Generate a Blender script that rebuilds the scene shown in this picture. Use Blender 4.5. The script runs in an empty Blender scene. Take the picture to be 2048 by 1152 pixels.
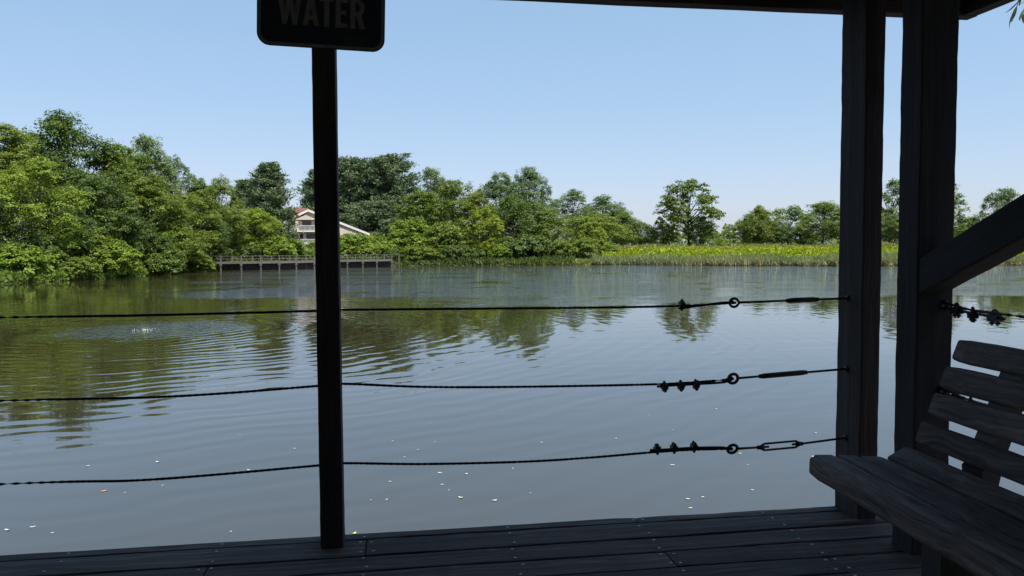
import bpy, bmesh, math, random
import numpy as np
from mathutils import Vector, Matrix

SC = bpy.context.scene
COL = SC.collection
R = math.radians

# ------------------------------------------------------------------ camera, sky, sun, exposure
F = 1530.0
YAW, PIT, ROLL = R(8.5), math.atan(76 / F), 0.0059
CAM = np.array([0, 0, 1.1])
fw = np.array([math.sin(YAW) * math.cos(PIT), math.cos(YAW) * math.cos(PIT), -math.sin(PIT)])
rt = np.array([math.cos(YAW), -math.sin(YAW), 0])
up = np.cross(rt, fw)
r2 = rt * math.cos(ROLL) - up * math.sin(ROLL)
u2 = up * math.cos(ROLL) + rt * math.sin(ROLL)
cd = bpy.data.cameras.new('camera')
cd.sensor_width = 36.0
cd.lens = F / 2048 * 36.0
cd.clip_start, cd.clip_end = 0.05, 9000
cam = bpy.data.objects.new('camera', cd)
COL.objects.link(cam)
cam.matrix_world = Matrix(((r2[0], u2[0], -fw[0], CAM[0]), (r2[1], u2[1], -fw[1], CAM[1]),
                           (r2[2], u2[2], -fw[2], CAM[2]), (0, 0, 0, 1)))
SC.camera = cam

SUN_EL, SUN_AZ = R(65), R(142)          # azimuth from +Y (out over the lake) clockwise
world = bpy.data.worlds.new('World')
SC.world = world
world.use_nodes = True
wn = world.node_tree
wn.nodes.clear()
sky = wn.nodes.new('ShaderNodeTexSky')
sky.sky_type = 'NISHITA'
sky.sun_disc = False
sky.sun_elevation = SUN_EL
sky.sun_rotation = SUN_AZ
sky.altitude = 0
sky.air_density = 1.0
sky.dust_density = 1.0
sky.ozone_density = 4.0
bg = wn.nodes.new('ShaderNodeBackground')
bg.inputs['Strength'].default_value = 0.13
wo = wn.nodes.new('ShaderNodeOutputWorld')
# summer humidity: the clear-sky colours are flattened towards a pale milky blue
tint = wn.nodes.new('ShaderNodeMix')
tint.data_type = 'RGBA'; tint.blend_type = 'MULTIPLY'
tint.inputs[0].default_value = 1.0
tint.inputs[7].default_value = (0.66, 0.43, 0.44, 1)
milk = wn.nodes.new('ShaderNodeMix')
milk.data_type = 'RGBA'; milk.blend_type = 'ADD'
milk.inputs[0].default_value = 1.0
milk.inputs[7].default_value = (0.82, 1.80, 2.34, 1)
wn.links.new(sky.outputs[0], tint.inputs[6])
wn.links.new(tint.outputs[2], milk.inputs[6])
wn.links.new(milk.outputs[2], bg.inputs[0])
wn.links.new(bg.outputs[0], wo.inputs[0])
sd = bpy.data.lights.new('sun', 'SUN')
sd.energy = 5.0
sd.angle = R(0.53)
sd.color = (1.0, 0.94, 0.85)
sun = bpy.data.objects.new('sun', sd)
COL.objects.link(sun)
sdir = Vector((math.sin(SUN_AZ) * math.cos(SUN_EL), math.cos(SUN_AZ) * math.cos(SUN_EL), math.sin(SUN_EL)))
sun.rotation_euler = sdir.to_track_quat('Z', 'Y').to_euler()
sun.location = (0, -10, 30)
vs = SC.view_settings
vs.view_transform = 'Standard'
vs.look = 'None'
vs.exposure = 0.55
vs.gamma = 1.0
vs.use_curve_mapping = False
SC.cycles.max_bounces = 8
SC.cycles.transparent_max_bounces = 4

# ------------------------------------------------------------------ helpers
def ray(px, py): return fw * F + r2 * (px - 1024) - u2 * (py - 576)
def aty(px, py, y):
    d = ray(px, py); return CAM + d * (y / d[1])
def atz(px, py, z):
    d = ray(px, py); return CAM + d * ((z - CAM[2]) / d[2])

WATER_Z = -1.5

def tag(o, label=None, cat=None, group=None, kind=None):
    if label: o['label'] = label
    if cat: o['category'] = cat
    if group: o['group'] = group
    if kind: o['kind'] = kind
    return o

def empty(name, loc, label=None, cat=None, group=None, kind=None):
    o = bpy.data.objects.new(name, None)
    o.empty_display_size = 0.2
    o.location = loc
    COL.objects.link(o)
    return tag(o, label, cat, group, kind)

def link(name, me, mat=None, parent=None, mw=None):
    o = bpy.data.objects.new(name, me)
    COL.objects.link(o)
    if mat and not me.materials: me.materials.append(mat)
    if parent is not None:
        o.parent = parent
        base = parent.matrix_basis.copy()
        p = parent.parent
        while p is not None:
            base = p.matrix_basis @ base; p = p.parent
        o.matrix_basis = base.inverted() @ (mw if mw is not None else Matrix())
    elif mw is not None:
        o.matrix_basis = mw
    return o

def mesh(name, verts, faces, smooth=False):
    me = bpy.data.meshes.new(name)
    me.from_pydata([tuple(v) for v in verts], [], [tuple(f) for f in faces])
    if smooth: me.polygons.foreach_set('use_smooth', [True] * len(me.polygons))
    me.update()
    return me

class MB:
    """collects pieces into one mesh"""
    def __init__(s): s.v = []; s.f = []
    def add(s, v, f):
        n = len(s.v); s.v += [tuple(p) for p in v]; s.f += [tuple(i + n for i in q) for q in f]
    def box(s, x0, x1, y0, y1, z0, z1):
        s.add([(x0, y0, z0), (x1, y0, z0), (x1, y1, z0), (x0, y1, z0), (x0, y0, z1), (x1, y0, z1), (x1, y1, z1), (x0, y1, z1)],
              [(3, 2, 1, 0), (4, 5, 6, 7), (0, 1, 5, 4), (1, 2, 6, 5), (2, 3, 7, 6), (3, 0, 4, 7)])
    def prism(s, pts, y0, y1):               # pts in XZ
        n = len(pts)
        s.add([(x, y0, z) for x, z in pts] + [(x, y1, z) for x, z in pts],
              [tuple(range(n)), tuple(range(2 * n - 1, n - 1, -1))] + [(i, i + n, (i + 1) % n + n, (i + 1) % n) for i in range(n)])
    def tube(s, pts, rad, n=8, twist=0.0, lob=0.0, cap=True):
        pts = [Vector(p) for p in pts]
        if not hasattr(rad, '__len__'): rad = [rad] * len(pts)
        vs_ = []; t0 = None; a = None; ang = 0
        for i, p in enumerate(pts):
            d = (pts[min(i + 1, len(pts) - 1)] - pts[max(i - 1, 0)]).normalized()
            if a is None:
                a = d.orthogonal().normalized()
            else:
                a = (a - d * a.dot(d)).normalized()
            b = d.cross(a)
            if i: ang += twist * (p - pts[i - 1]).length
            for k in range(n):
                th = 2 * math.pi * k / n + ang
                r_ = rad[i] * (1 + (lob if k % 2 else -lob))
                vs_.append(p + (a * math.cos(th) + b * math.sin(th)) * r_)
        fs = [(i * n + k, i * n + (k + 1) % n, (i + 1) * n + (k + 1) % n, (i + 1) * n + k) for i in range(len(pts) - 1) for k in range(n)]
        if cap:
            fs.append(tuple(range(n - 1, -1, -1))); m = (len(pts) - 1) * n; fs.append(tuple(range(m, m + n)))
        s.add(vs_, fs)
    def torus(s, c, ax_u, ax_v, R0, r0, n=24, m=8, a0=0.0, a1=2 * math.pi, squash=1.0):
        c, u, v = Vector(c), Vector(ax_u).normalized(), Vector(ax_v).normalized()
        closed = abs(a1 - a0 - 2 * math.pi) < 1e-4
        w = u.cross(v); N = n if closed else n + 1
        vs_ = []
        for i in range(N):
            t = a0 + (a1 - a0) * i / n
            e = u * math.cos(t) + v * math.sin(t)
            pc = c + u * math.cos(t) * R0 + v * math.sin(t) * R0 * squash
            for k in range(m):
                q = 2 * math.pi * k / m
                vs_.append(pc + e * r0 * math.cos(q) + w * r0 * math.sin(q))
        fs = []
        for i in range(n):
            j = (i + 1) % N
            fs += [(i * m + k, i * m + (k + 1) % m, j * m + (k + 1) % m, j * m + k) for k in range(m)]
        s.add(vs_, fs)
    def build(s, name, mat, parent=None, smooth=False, mw=None):
        return link(name, mesh(name, s.v, s.f, smooth), mat, parent, mw)

def frame(p0, p1, upv):
    p0, p1 = Vector(p0), Vector(p1)
    x = (p1 - p0).normalized(); z = Vector(upv); z = (z - x * z.dot(x)).normalized(); y = z.cross(x)
    m = Matrix((x, y, z)).transposed().to_4x4(); m.translation = p0
    return m, (p1 - p0).length

def timber_mesh(name, L, w, h, rnd=0.004, seg=24, jit=0.0012, seed=0, rnd_pts=2):
    """board of length L along local X, w along Y, h along Z, with eased uneven edges"""
    rg = random.Random(seed)
    prof = []
    for cx, cy, a0 in ((1, 1, 0), (-1, 1, 90), (-1, -1, 180), (1, -1, 270)):
        for k in range(rnd_pts + 1):
            a = R(a0 + 90 * k / rnd_pts)
            prof.append((cx * (w / 2 - rnd) + rnd * math.cos(a), cy * (h / 2 - rnd) + rnd * math.sin(a)))
    n = len(prof); vv = []; wob = [rg.uniform(-1, 1) for _ in range(8)]
    cor = [[0.0, 0.0] for _ in range(4)]
    for i in range(seg + 1):
        t = i / seg
        bow = jit * 1.5 * math.sin(t * 5 + wob[0] * 3) * wob[1]
        for c in range(4):
            cor[c][0] = cor[c][0] * 0.6 + rg.uniform(-jit, jit); cor[c][1] = cor[c][1] * 0.6 + rg.uniform(-jit, jit)
        e = 0.0
        if i in (0, seg): e = rnd * 0.6
        for k, (py, pz) in enumerate(prof):
            c = k // (rnd_pts + 1)
            vv.append((t * L, (py + cor[c][0] + bow) * (1 - e / w), (pz + cor[c][1]) * (1 - e / h)))
    ff = [(i * n + k, i * n + (k + 1) % n, (i + 1) * n + (k + 1) % n, (i + 1) * n + k) for i in range(seg) for k in range(n)]
    ff = [tuple(reversed(f)) for f in ff]
    ff += [tuple(range(n)), tuple(range(seg * n + n - 1, seg * n - 1, -1))]
    return mesh(name, vv, [tuple(reversed(f)) for f in ff])

def timber(name, p0, p1, w, h, mat, parent=None, upv=(0, 0, 1), **k):
    m, L = frame(p0, p1, upv)
    return link(name, timber_mesh(name, L, w, h, **k), mat, parent, m)

# ------------------------------------------------------------------ materials
def new_mat(name):
    m = bpy.data.materials.new(name); m.use_nodes = True
    nt = m.node_tree
    return m, nt, nt.nodes['Principled BSDF']

def nd(nt, typ, **k):
    n = nt.nodes.new(typ)
    for a, b in k.items():
        if a in n.inputs: n.inputs[a].default_value = b
        else: setattr(n, a, b)
    return n

def ramp(nt, fac, stops):
    n = nt.nodes.new('ShaderNodeValToRGB')
    cr = n.color_ramp
    while len(cr.elements) < len(stops): cr.elements.new(0.5)
    for e, (p, c) in zip(cr.elements, stops):
        e.position = p; e.color = (*c, 1) if len(c) == 3 else c
    nt.links.new(fac, n.inputs[0])
    return n.outputs[0]

def simple(name, col, rough=0.6, metal=0.0, var=0.15, scale=8.0, bump=0.0):
    m, nt, b = new_mat(name)
    tc = nd(nt, 'ShaderNodeTexCoord')
    nz = nd(nt, 'ShaderNodeTexNoise', Scale=scale, Detail=5.0)
    nt.links.new(tc.outputs['Object'], nz.inputs['Vector'])
    c0 = tuple(x * (1 - var) for x in col); c1 = tuple(min(1, x * (1 + var)) for x in col)
    nt.links.new(ramp(nt, nz.outputs['Fac'], [(0.3, c0), (0.7, c1)]), b.inputs['Base Color'])
    b.inputs['Roughness'].default_value = rough
    b.inputs['Metallic'].default_value = metal
    if bump:
        bp = nd(nt, 'ShaderNodeBump', Strength=0.6, Distance=bump)
        nt.links.new(nz.outputs['Fac'], bp.inputs['Height']); nt.links.new(bp.outputs[0], b.inputs['Normal'])
    return m

def wood(name, c_dark, c_mid, c_light, rough=0.8, grain=1.0):
    """weathered timber, grain along local X, knots, checks"""
    m, nt, b = new_mat(name)
    L = nt.links.new
    tc = nd(nt, 'ShaderNodeTexCoord'); oi = nd(nt, 'ShaderNodeObjectInfo')
    off = nd(nt, 'ShaderNodeVectorMath', operation='SCALE'); off.inputs['Scale'].default_value = 37.0
    comb = nd(nt, 'ShaderNodeCombineXYZ')
    for k in range(3): L(oi.outputs['Random'], comb.inputs[k])
    L(comb.outputs[0], off.inputs[0])
    add = nd(nt, 'ShaderNodeVectorMath', operation='ADD'); L(tc.outputs['Object'], add.inputs[0]); L(off.outputs[0], add.inputs[1])
    # knot / figure distortion
    big = nd(nt, 'ShaderNodeTexNoise', Scale=3.2, Detail=2.0); L(add.outputs[0], big.inputs['Vector'])
    mul = nd(nt, 'ShaderNodeVectorMath', operation='MULTIPLY'); mul.inputs[1].default_value = (0.0, 0.05 * grain, 0.05 * grain)
    L(big.outputs['Color'], mul.inputs[0])
    ad2 = nd(nt, 'ShaderNodeVectorMath', operation='ADD'); L(add.outputs[0], ad2.inputs[0]); L(mul.outputs[0], ad2.inputs[1])
    st = nd(nt, 'ShaderNodeMapping'); st.inputs['Scale'].default_value = (2.2, 95, 95); L(ad2.outputs[0], st.inputs['Vector'])
    g = nd(nt, 'ShaderNodeTexNoise', Scale=1.0, Detail=4.0, Roughness=0.6); L(st.outputs[0], g.inputs['Vector'])
    st2 = nd(nt, 'ShaderNodeMapping'); st2.inputs['Scale'].default_value = (0.9, 26, 26); L(ad2.outputs[0], st2.inputs['Vector'])
    g2 = nd(nt, 'ShaderNodeTexNoise', Scale=1.0, Detail=3.0); L(st2.outputs[0], g2.inputs['Vector'])
    mix = nd(nt, 'ShaderNodeMath', operation='MULTIPLY_ADD'); L(g.outputs['Fac'], mix.inputs[0]); mix.inputs[1].default_value = 0.55
    m2 = nd(nt, 'ShaderNodeMath', operation='MULTIPLY'); L(g2.outputs['Fac'], m2.inputs[0]); m2.inputs[1].default_value = 0.45
    L(m2.outputs[0], mix.inputs[2])
    col = ramp(nt, mix.outputs[0], [(0.33, c_dark), (0.5, c_mid), (0.68, c_light)])
    pat = nd(nt, 'ShaderNodeTexNoise', Scale=1.7, Detail=4.0); L(add.outputs[0], pat.inputs['Vector'])
    pm = ramp(nt, pat.outputs['Fac'], [(0.35, (0.7, 0.7, 0.7)), (0.65, (1.15, 1.15, 1.15))])
    mm = nd(nt, 'ShaderNodeMix', data_type='RGBA', blend_type='MULTIPLY'); mm.inputs[0].default_value = 1
    L(col, mm.inputs[6]); L(pm, mm.inputs[7])
    # board to board difference
    om = nd(nt, 'ShaderNodeMapRange'); om.inputs[3].default_value = 0.75; om.inputs[4].default_value = 1.25; L(oi.outputs['Random'], om.inputs[0])
    ms = nd(nt, 'ShaderNodeVectorMath', operation='SCALE'); L(mm.outputs[2], ms.inputs[0]); L(om.outputs[0], ms.inputs['Scale'])
    L(ms.outputs[0], b.inputs['Base Color'])
    b.inputs['Roughness'].default_value = rough
    b.inputs['Specular IOR Level'].default_value = 0.25
    bp = nd(nt, 'ShaderNodeBump', Strength=0.8, Distance=0.0025); L(mix.outputs[0], bp.inputs['Height']); L(bp.outputs[0], b.inputs['Normal'])
    return m

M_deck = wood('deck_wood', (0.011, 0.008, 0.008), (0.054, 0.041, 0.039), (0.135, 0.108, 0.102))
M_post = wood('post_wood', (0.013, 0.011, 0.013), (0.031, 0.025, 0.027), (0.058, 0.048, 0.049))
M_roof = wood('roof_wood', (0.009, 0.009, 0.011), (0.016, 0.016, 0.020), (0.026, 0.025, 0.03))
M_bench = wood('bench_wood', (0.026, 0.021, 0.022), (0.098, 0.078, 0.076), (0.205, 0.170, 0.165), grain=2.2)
M_black = simple('black_iron', (0.016, 0.016, 0.018), 0.55, 0.2, 0.3, 60, 0.0008)
M_wire = simple('dark_wire_rope', (0.02, 0.02, 0.022), 0.5, 0.5, 0.35, 90, 0.0006)
M_nail = simple('galvanised_nail', (0.34, 0.34, 0.34), 0.5, 0.7, 0.2, 200)

def leaf_mat(name, c0, c1, trans=0.30, rough=0.55):
    m, nt, b = new_mat(name)
    L = nt.links.new
    at = nd(nt, 'ShaderNodeAttribute', attribute_name='tint')
    oi = nd(nt, 'ShaderNodeObjectInfo')
    col = ramp(nt, at.outputs['Fac'], [(0.0, c0), (1.0, c1)])
    hs = nd(nt, 'ShaderNodeHueSaturation')
    mr = nd(nt, 'ShaderNodeMapRange'); mr.inputs[3].default_value = 0.494; mr.inputs[4].default_value = 0.514
    L(oi.outputs['Random'], mr.inputs[0]); L(mr.outputs[0], hs.inputs['Hue'])
    mv = nd(nt, 'ShaderNodeMapRange'); mv.inputs[3].default_value = 1.25; mv.inputs[4].default_value = 0.97; hs.inputs['Saturation'].default_value = 1.02
    L(oi.outputs['Random'], mv.inputs[0]); L(mv.outputs[0], hs.inputs['Value'])
    L(col, hs.inputs['Color'])
    L(hs.outputs[0], b.inputs['Base Color'])
    b.inputs['Roughness'].default_value = rough
    b.inputs['Specular IOR Level'].default_value = 0.3
    tr = nd(nt, 'ShaderNodeBsdfTranslucent')
    tm = nd(nt, 'ShaderNodeMix', data_type='RGBA', blend_type='MULTIPLY'); tm.inputs[0].default_value = 1
    tm.inputs[7].default_value = (1.25, 1.15, 0.55, 1)
    L(hs.outputs[0], tm.inputs[6]); L(tm.outputs[2], tr.inputs[0])
    mx = nd(nt, 'ShaderNodeMixShader'); mx.inputs[0].default_value = trans
    L(b.outputs[0], mx.inputs[1]); L(tr.outputs[0], mx.inputs[2])
    L(mx.outputs[0], nt.nodes['Material Output'].inputs[0])
    return m

LM = {
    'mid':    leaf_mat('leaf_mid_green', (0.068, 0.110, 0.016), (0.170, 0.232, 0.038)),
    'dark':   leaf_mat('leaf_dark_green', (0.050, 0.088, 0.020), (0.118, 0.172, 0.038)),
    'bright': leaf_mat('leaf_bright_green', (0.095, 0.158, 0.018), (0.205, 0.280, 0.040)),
    'yellow': leaf_mat('leaf_yellow_green', (0.130, 0.190, 0.018), (0.240, 0.300, 0.038)),
    'silver': leaf_mat('leaf_silver_green', (0.090, 0.145, 0.058), (0.200, 0.265, 0.125)),
    'pine':   leaf_mat('pine_needle', (0.056, 0.092, 0.042), (0.125, 0.172, 0.082), 0.15),
}
M_bark = simple('bark', (0.06, 0.05, 0.042), 0.9, 0, 0.4, 6, 0.02)

# ------------------------------------------------------------------ water and ground
SHORE = [(-180, 7.0), (-150, 8.0), (-120, 14.0), (-95, 30.0), (-75, 48.0), (-55, 62.0), (-40, 72.0)]
for p in [(0, 568), (140, 561), (270, 553), (350, 546), (420, 541), (600, 537), (780, 532), (1000, 530.3), (1120, 530), (1200, 529.5),
          (1330, 530.5), (1450, 531), (1690, 532), (1800, 531.5), (2048, 530)]:
    q = atz(*p, WATER_Z)
    SHORE.append((math.degrees(math.atan2(q[0], q[1])), math.hypot(q[0], q[1])))
SHORE += [(60, 105.0), (80, 70.0), (100, 40.0), (125, 18.0), (150, 9.0), (180, 7.0)]
sa, sr = zip(*SHORE)
def shore_r(deg): return float(np.interp(deg, sa, sr)) + 0.5 * math.sin(deg * 2.3) + 0.35 * math.sin(deg * 6.1 + 1)

PROF = [(-6, -2.6), (-1.5, -1.75), (0, -1.5), (1.0, -1.25), (3, -1.0), (7, -0.55), (14, -0.1), (28, 0.40), (50, 0.75), (100, 1.0), (300, 1.4), (1200, 2), (6000, 3)]
pd_, pz_ = zip(*PROF)
def ground_z(x, y):
    a = math.degrees(math.atan2(x, y)); return float(np.interp(math.hypot(x, y) - shore_r(a), pd_, pz_))

def make_ground():
    vv, ff = [], []
    angs = np.arange(-180, 180, 0.8)
    ds = [-6, -1.5, 0, 0.5, 1.0, 3, 7, 14, 20, 28, 40, 50, 75, 100, 180, 300, 1200, 6000]
    rg = random.Random(5)
    for a in angs:
        r0 = shore_r(a)
        for d in ds:
            rr = max(r0 + d, 0.3)
            z = float(np.interp(d, pd_, pz_)) + (rg.uniform(-.12, .12) if 0.8 < d < 200 else 0)
            vv.append((rr * math.sin(R(a)), rr * math.cos(R(a)), z))
    n, m = len(angs), len(ds)
    for i in range(n):
        j = (i + 1) % n
        for k in range(m - 1): ff.append((i * m + k, i * m + k + 1, j * m + k + 1, j * m + k))
    me = mesh('ground', vv, ff, True)
    mt, nt, b = new_mat('ground_grass_and_soil')
    L = nt.links.new
    tc = nd(nt, 'ShaderNodeTexCoord')
    nz = nd(nt, 'ShaderNodeTexNoise', Scale=0.25, Detail=8.0); L(tc.outputs['Object'], nz.inputs['Vector'])
    L(ramp(nt, nz.outputs['Fac'], [(0.35, (0.035, 0.045, 0.012)), (0.5, (0.07, 0.085, 0.02)), (0.7, (0.10, 0.085, 0.045))]), b.inputs['Base Color'])
    b.inputs['Roughness'].default_value = 0.95
    nz2 = nd(nt, 'ShaderNodeTexNoise', Scale=3.0, Detail=6.0); L(tc.outputs['Object'], nz2.inputs['Vector'])
    bp = nd(nt, 'ShaderNodeBump', Strength=1.0, Distance=0.2); L(nz2.outputs['Fac'], bp.inputs['Height']); L(bp.outputs[0], b.inputs['Normal'])
    o = link('ground', me, mt); tag(o, kind='structure')

AER = Vector(atz(290, 660, WATER_Z))
RING, WIND, CALM, SWELL = 0.0052, 0.20, 0.0014, 0.006
def make_water():
    me = mesh('lake_water', [(-140, -60, WATER_Z), (160, -60, WATER_Z), (160, 170, WATER_Z), (-140, 170, WATER_Z)], [(0, 1, 2, 3)])
    mt, nt, b = new_mat('pond_water')
    L = nt.links.new
    geo = nd(nt, 'ShaderNodeNewGeometry')
    P = geo.outputs['Position']
    sep = nd(nt, 'ShaderNodeSeparateXYZ'); L(P, sep.inputs[0])
    def math_(op, a, bb=None, c=None):
        n = nd(nt, 'ShaderNodeMath', operation=op)
        for i, v in enumerate((a, bb, c)):
            if v is None: continue
            if isinstance(v, (int, float)): n.inputs[i].default_value = v
            else: L(v, n.inputs[i])
        return n.outputs[0]
    def noise(scale, stretch=(1, 1, 1), detail=2.0, rough=0.5, dist=0.0):
        mp = nd(nt, 'ShaderNodeMapping'); mp.inputs['Scale'].default_value = stretch; L(P, mp.inputs['Vector'])
        n = nd(nt, 'ShaderNodeTexNoise', Scale=scale, Detail=detail, Roughness=rough, Distortion=dist); L(mp.outputs[0], n.inputs['Vector'])
        return n.outputs['Fac']
    def smooth(v, a, bb):
        n = nd(nt, 'ShaderNodeMapRange', interpolation_type='SMOOTHSTEP'); L(v, n.inputs[0])
        n.inputs[1].default_value = a; n.inputs[2].default_value = bb
        return n.outputs[0]
    # wind-ruffled part of the lake: beyond ~36 m and away from the sheltered left bank
    wob = noise(0.045, (0.7, 1.6, 1), 3.0)
    yy = math_('MULTIPLY_ADD', wob, 34.0, math_('SUBTRACT', sep.outputs[1], 17.0))
    far = smooth(yy, 33.0, 46.0)
    xx = math_('MULTIPLY_ADD', wob, 16.0, math_('MULTIPLY_ADD', sep.outputs[1], 0.28, math_('SUBTRACT', sep.outputs[0], 2.0)))
    right = smooth(xx, -2.0, 16.0)
    streak = smooth(noise(0.08, (0.35, 1.7, 1), 4.0, 0.6), 0.36, 0.52)
    wind = math_('MULTIPLY', math_('MULTIPLY', far, right), math_('MULTIPLY_ADD', streak, 0.75, 0.25))
    gust = smooth(noise(0.24, (0.8, 1.0, 1), 3.0, 0.65), 0.33, 0.53)
    wind = math_('MULTIPLY', wind, math_('MULTIPLY_ADD', gust, 0.90, 0.12))
    dv = nd(nt, 'ShaderNodeVectorMath', operation='DISTANCE'); L(P, dv.inputs[0]); dv.inputs[1].default_value = AER
    d0 = dv.outputs['Value']
    boil = math_('SUBTRACT', 1.0, smooth(math_('MULTIPLY_ADD', noise(0.8), 2.4, d0), 1.6, 5.4))
    decay = math_('DIVIDE', 1.0, math_('MULTIPLY_ADD', math_('MULTIPLY', d0, d0), 0.006, 1.0))
    ramp_ = math_('MULTIPLY', decay, math_('MULTIPLY_ADD', noise(0.22, (1, 1, 1), 2.0), RING, 0.0))
    a_fine = math_('MULTIPLY_ADD', wind, WIND, CALM)
    a_swell = math_('MULTIPLY_ADD', wind, 0.02, SWELL)
    # the wave normal is taken from height differences over a fixed 4 cm, so it stays a true wave slope at any distance
    def height(off):
        nonlocal P
        P0 = P
        if off:
            ad = nd(nt, 'ShaderNodeVectorMath', operation='ADD'); L(P0, ad.inputs[0]); ad.inputs[1].default_value = off; P = ad.outputs[0]
        dd = nd(nt, 'ShaderNodeVectorMath', operation='DISTANCE'); L(P, dd.inputs[0]); dd.inputs[1].default_value = AER
        dn = math_('MULTIPLY_ADD', noise(0.35, (1, 1, 1), 2.0), 1.6, dd.outputs['Value'])
        ring = math_('SINE', math_('MULTIPLY', dn, 2 * math.pi / 0.60))
        ring2 = math_('SINE', math_('MULTIPLY', dn, 2 * math.pi / 0.37))
        hh = math_('MULTIPLY', math_('MULTIPLY_ADD', ring2, 0.25, ring), ramp_)
        hh = math_('MULTIPLY_ADD', math_('MULTIPLY', noise(5.0, (1, 1, 1), 3.0, 0.6), 0.10), boil, hh)
        hh = math_('MULTIPLY_ADD', noise(2.2, (0.8, 1.25, 1), 3.0, 0.6), a_fine, hh)
        hh = math_('MULTIPLY_ADD', noise(0.9, (0.35, 1.25, 1), 2.0), a_swell, hh)
        P = P0
        return hh
    e = 0.04
    h0, hx, hy = height(None), height((e, 0, 0)), height((0, e, 0))
    cb = nd(nt, 'ShaderNodeCombineXYZ')
    L(math_('MULTIPLY', math_('SUBTRACT', h0, hx), 1 / e), cb.inputs[0]); L(math_('MULTIPLY', math_('SUBTRACT', h0, hy), 1 / e), cb.inputs[1]); cb.inputs[2].default_value = 1.0
    nn = nd(nt, 'ShaderNodeVectorMath', operation='NORMALIZE'); L(cb.outputs[0], nn.inputs[0]); L(nn.outputs[0], b.inputs['Normal'])
    mud = noise(0.12, (1, 1, 1), 4.0)
    # body colour: lighter grey beside the deck, darker brown-olive further out
    far_body = ramp(nt, mud, [(0.3, (0.024, 0.021, 0.009)), (0.7, (0.034, 0.029, 0.013))])
    near_body = ramp(nt, mud, [(0.3, (0.038, 0.036, 0.030)), (0.7, (0.049, 0.046, 0.039))])
    sh = smooth(math_('MULTIPLY_ADD', noise(0.25, (1, 1, 1), 3.0), 5.0, sep.outputs[1]), 7.5, 20.0)
    mxc = nd(nt, 'ShaderNodeMix', data_type='RGBA'); L(sh, mxc.inputs[0]); L(near_body, mxc.inputs[6]); L(far_body, mxc.inputs[7])
    L(mxc.outputs[2], b.inputs['Base Color'])
    b.inputs['Roughness'].default_value = 0.02
    b.inputs['IOR'].default_value = 1.72
    o = link('lake_water', me, mt); tag(o, kind='structure')

make_ground()
make_water()

# ------------------------------------------------------------------ foliage
def quads_mesh(name, c, nrm, long_, ls, ws, tint):
    """N leaf-shaped quads: centre c, normal nrm, long axis hint long_, length ls, width ws"""
    N = len(c)
    nrm = nrm / np.linalg.norm(nrm, axis=1, keepdims=True)
    t = long_ - nrm * np.sum(long_ * nrm, axis=1, keepdims=True)
    t /= np.maximum(np.linalg.norm(t, axis=1, keepdims=True), 1e-6)
    b = np.cross(nrm, t)
    ls = np.asarray(ls)[:, None]; ws = np.asarray(ws)[:, None]
    v = np.empty((N, 4, 3))
    v[:, 0] = c - t * ls * 0.5
    v[:, 1] = c + b * ws * 0.5 - t * ls * 0.08
    v[:, 2] = c + t * ls * 0.5
    v[:, 3] = c - b * ws * 0.5 - t * ls * 0.08
    me = bpy.data.meshes.new(name)
    me.vertices.add(4 * N); me.loops.add(4 * N); me.polygons.add(N)
    me.vertices.foreach_set('co', v.ravel())
    me.loops.foreach_set('vertex_index', np.arange(4 * N, dtype=np.int32))
    me.polygons.foreach_set('loop_start', np.arange(0, 4 * N, 4, dtype=np.int32))
    me.polygons.foreach_set('loop_total', np.full(N, 4, dtype=np.int32))
    a = me.attributes.new('tint', 'FLOAT', 'FACE')
    a.data.foreach_set('value', np.asarray(tint, dtype=np.float32))
    me.update(calc_edges=True)
    return me

def sph(rg, n):
    u = rg.normal(size=(n, 3)); return u / np.linalg.norm(u, axis=1, keepdims=True)

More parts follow.
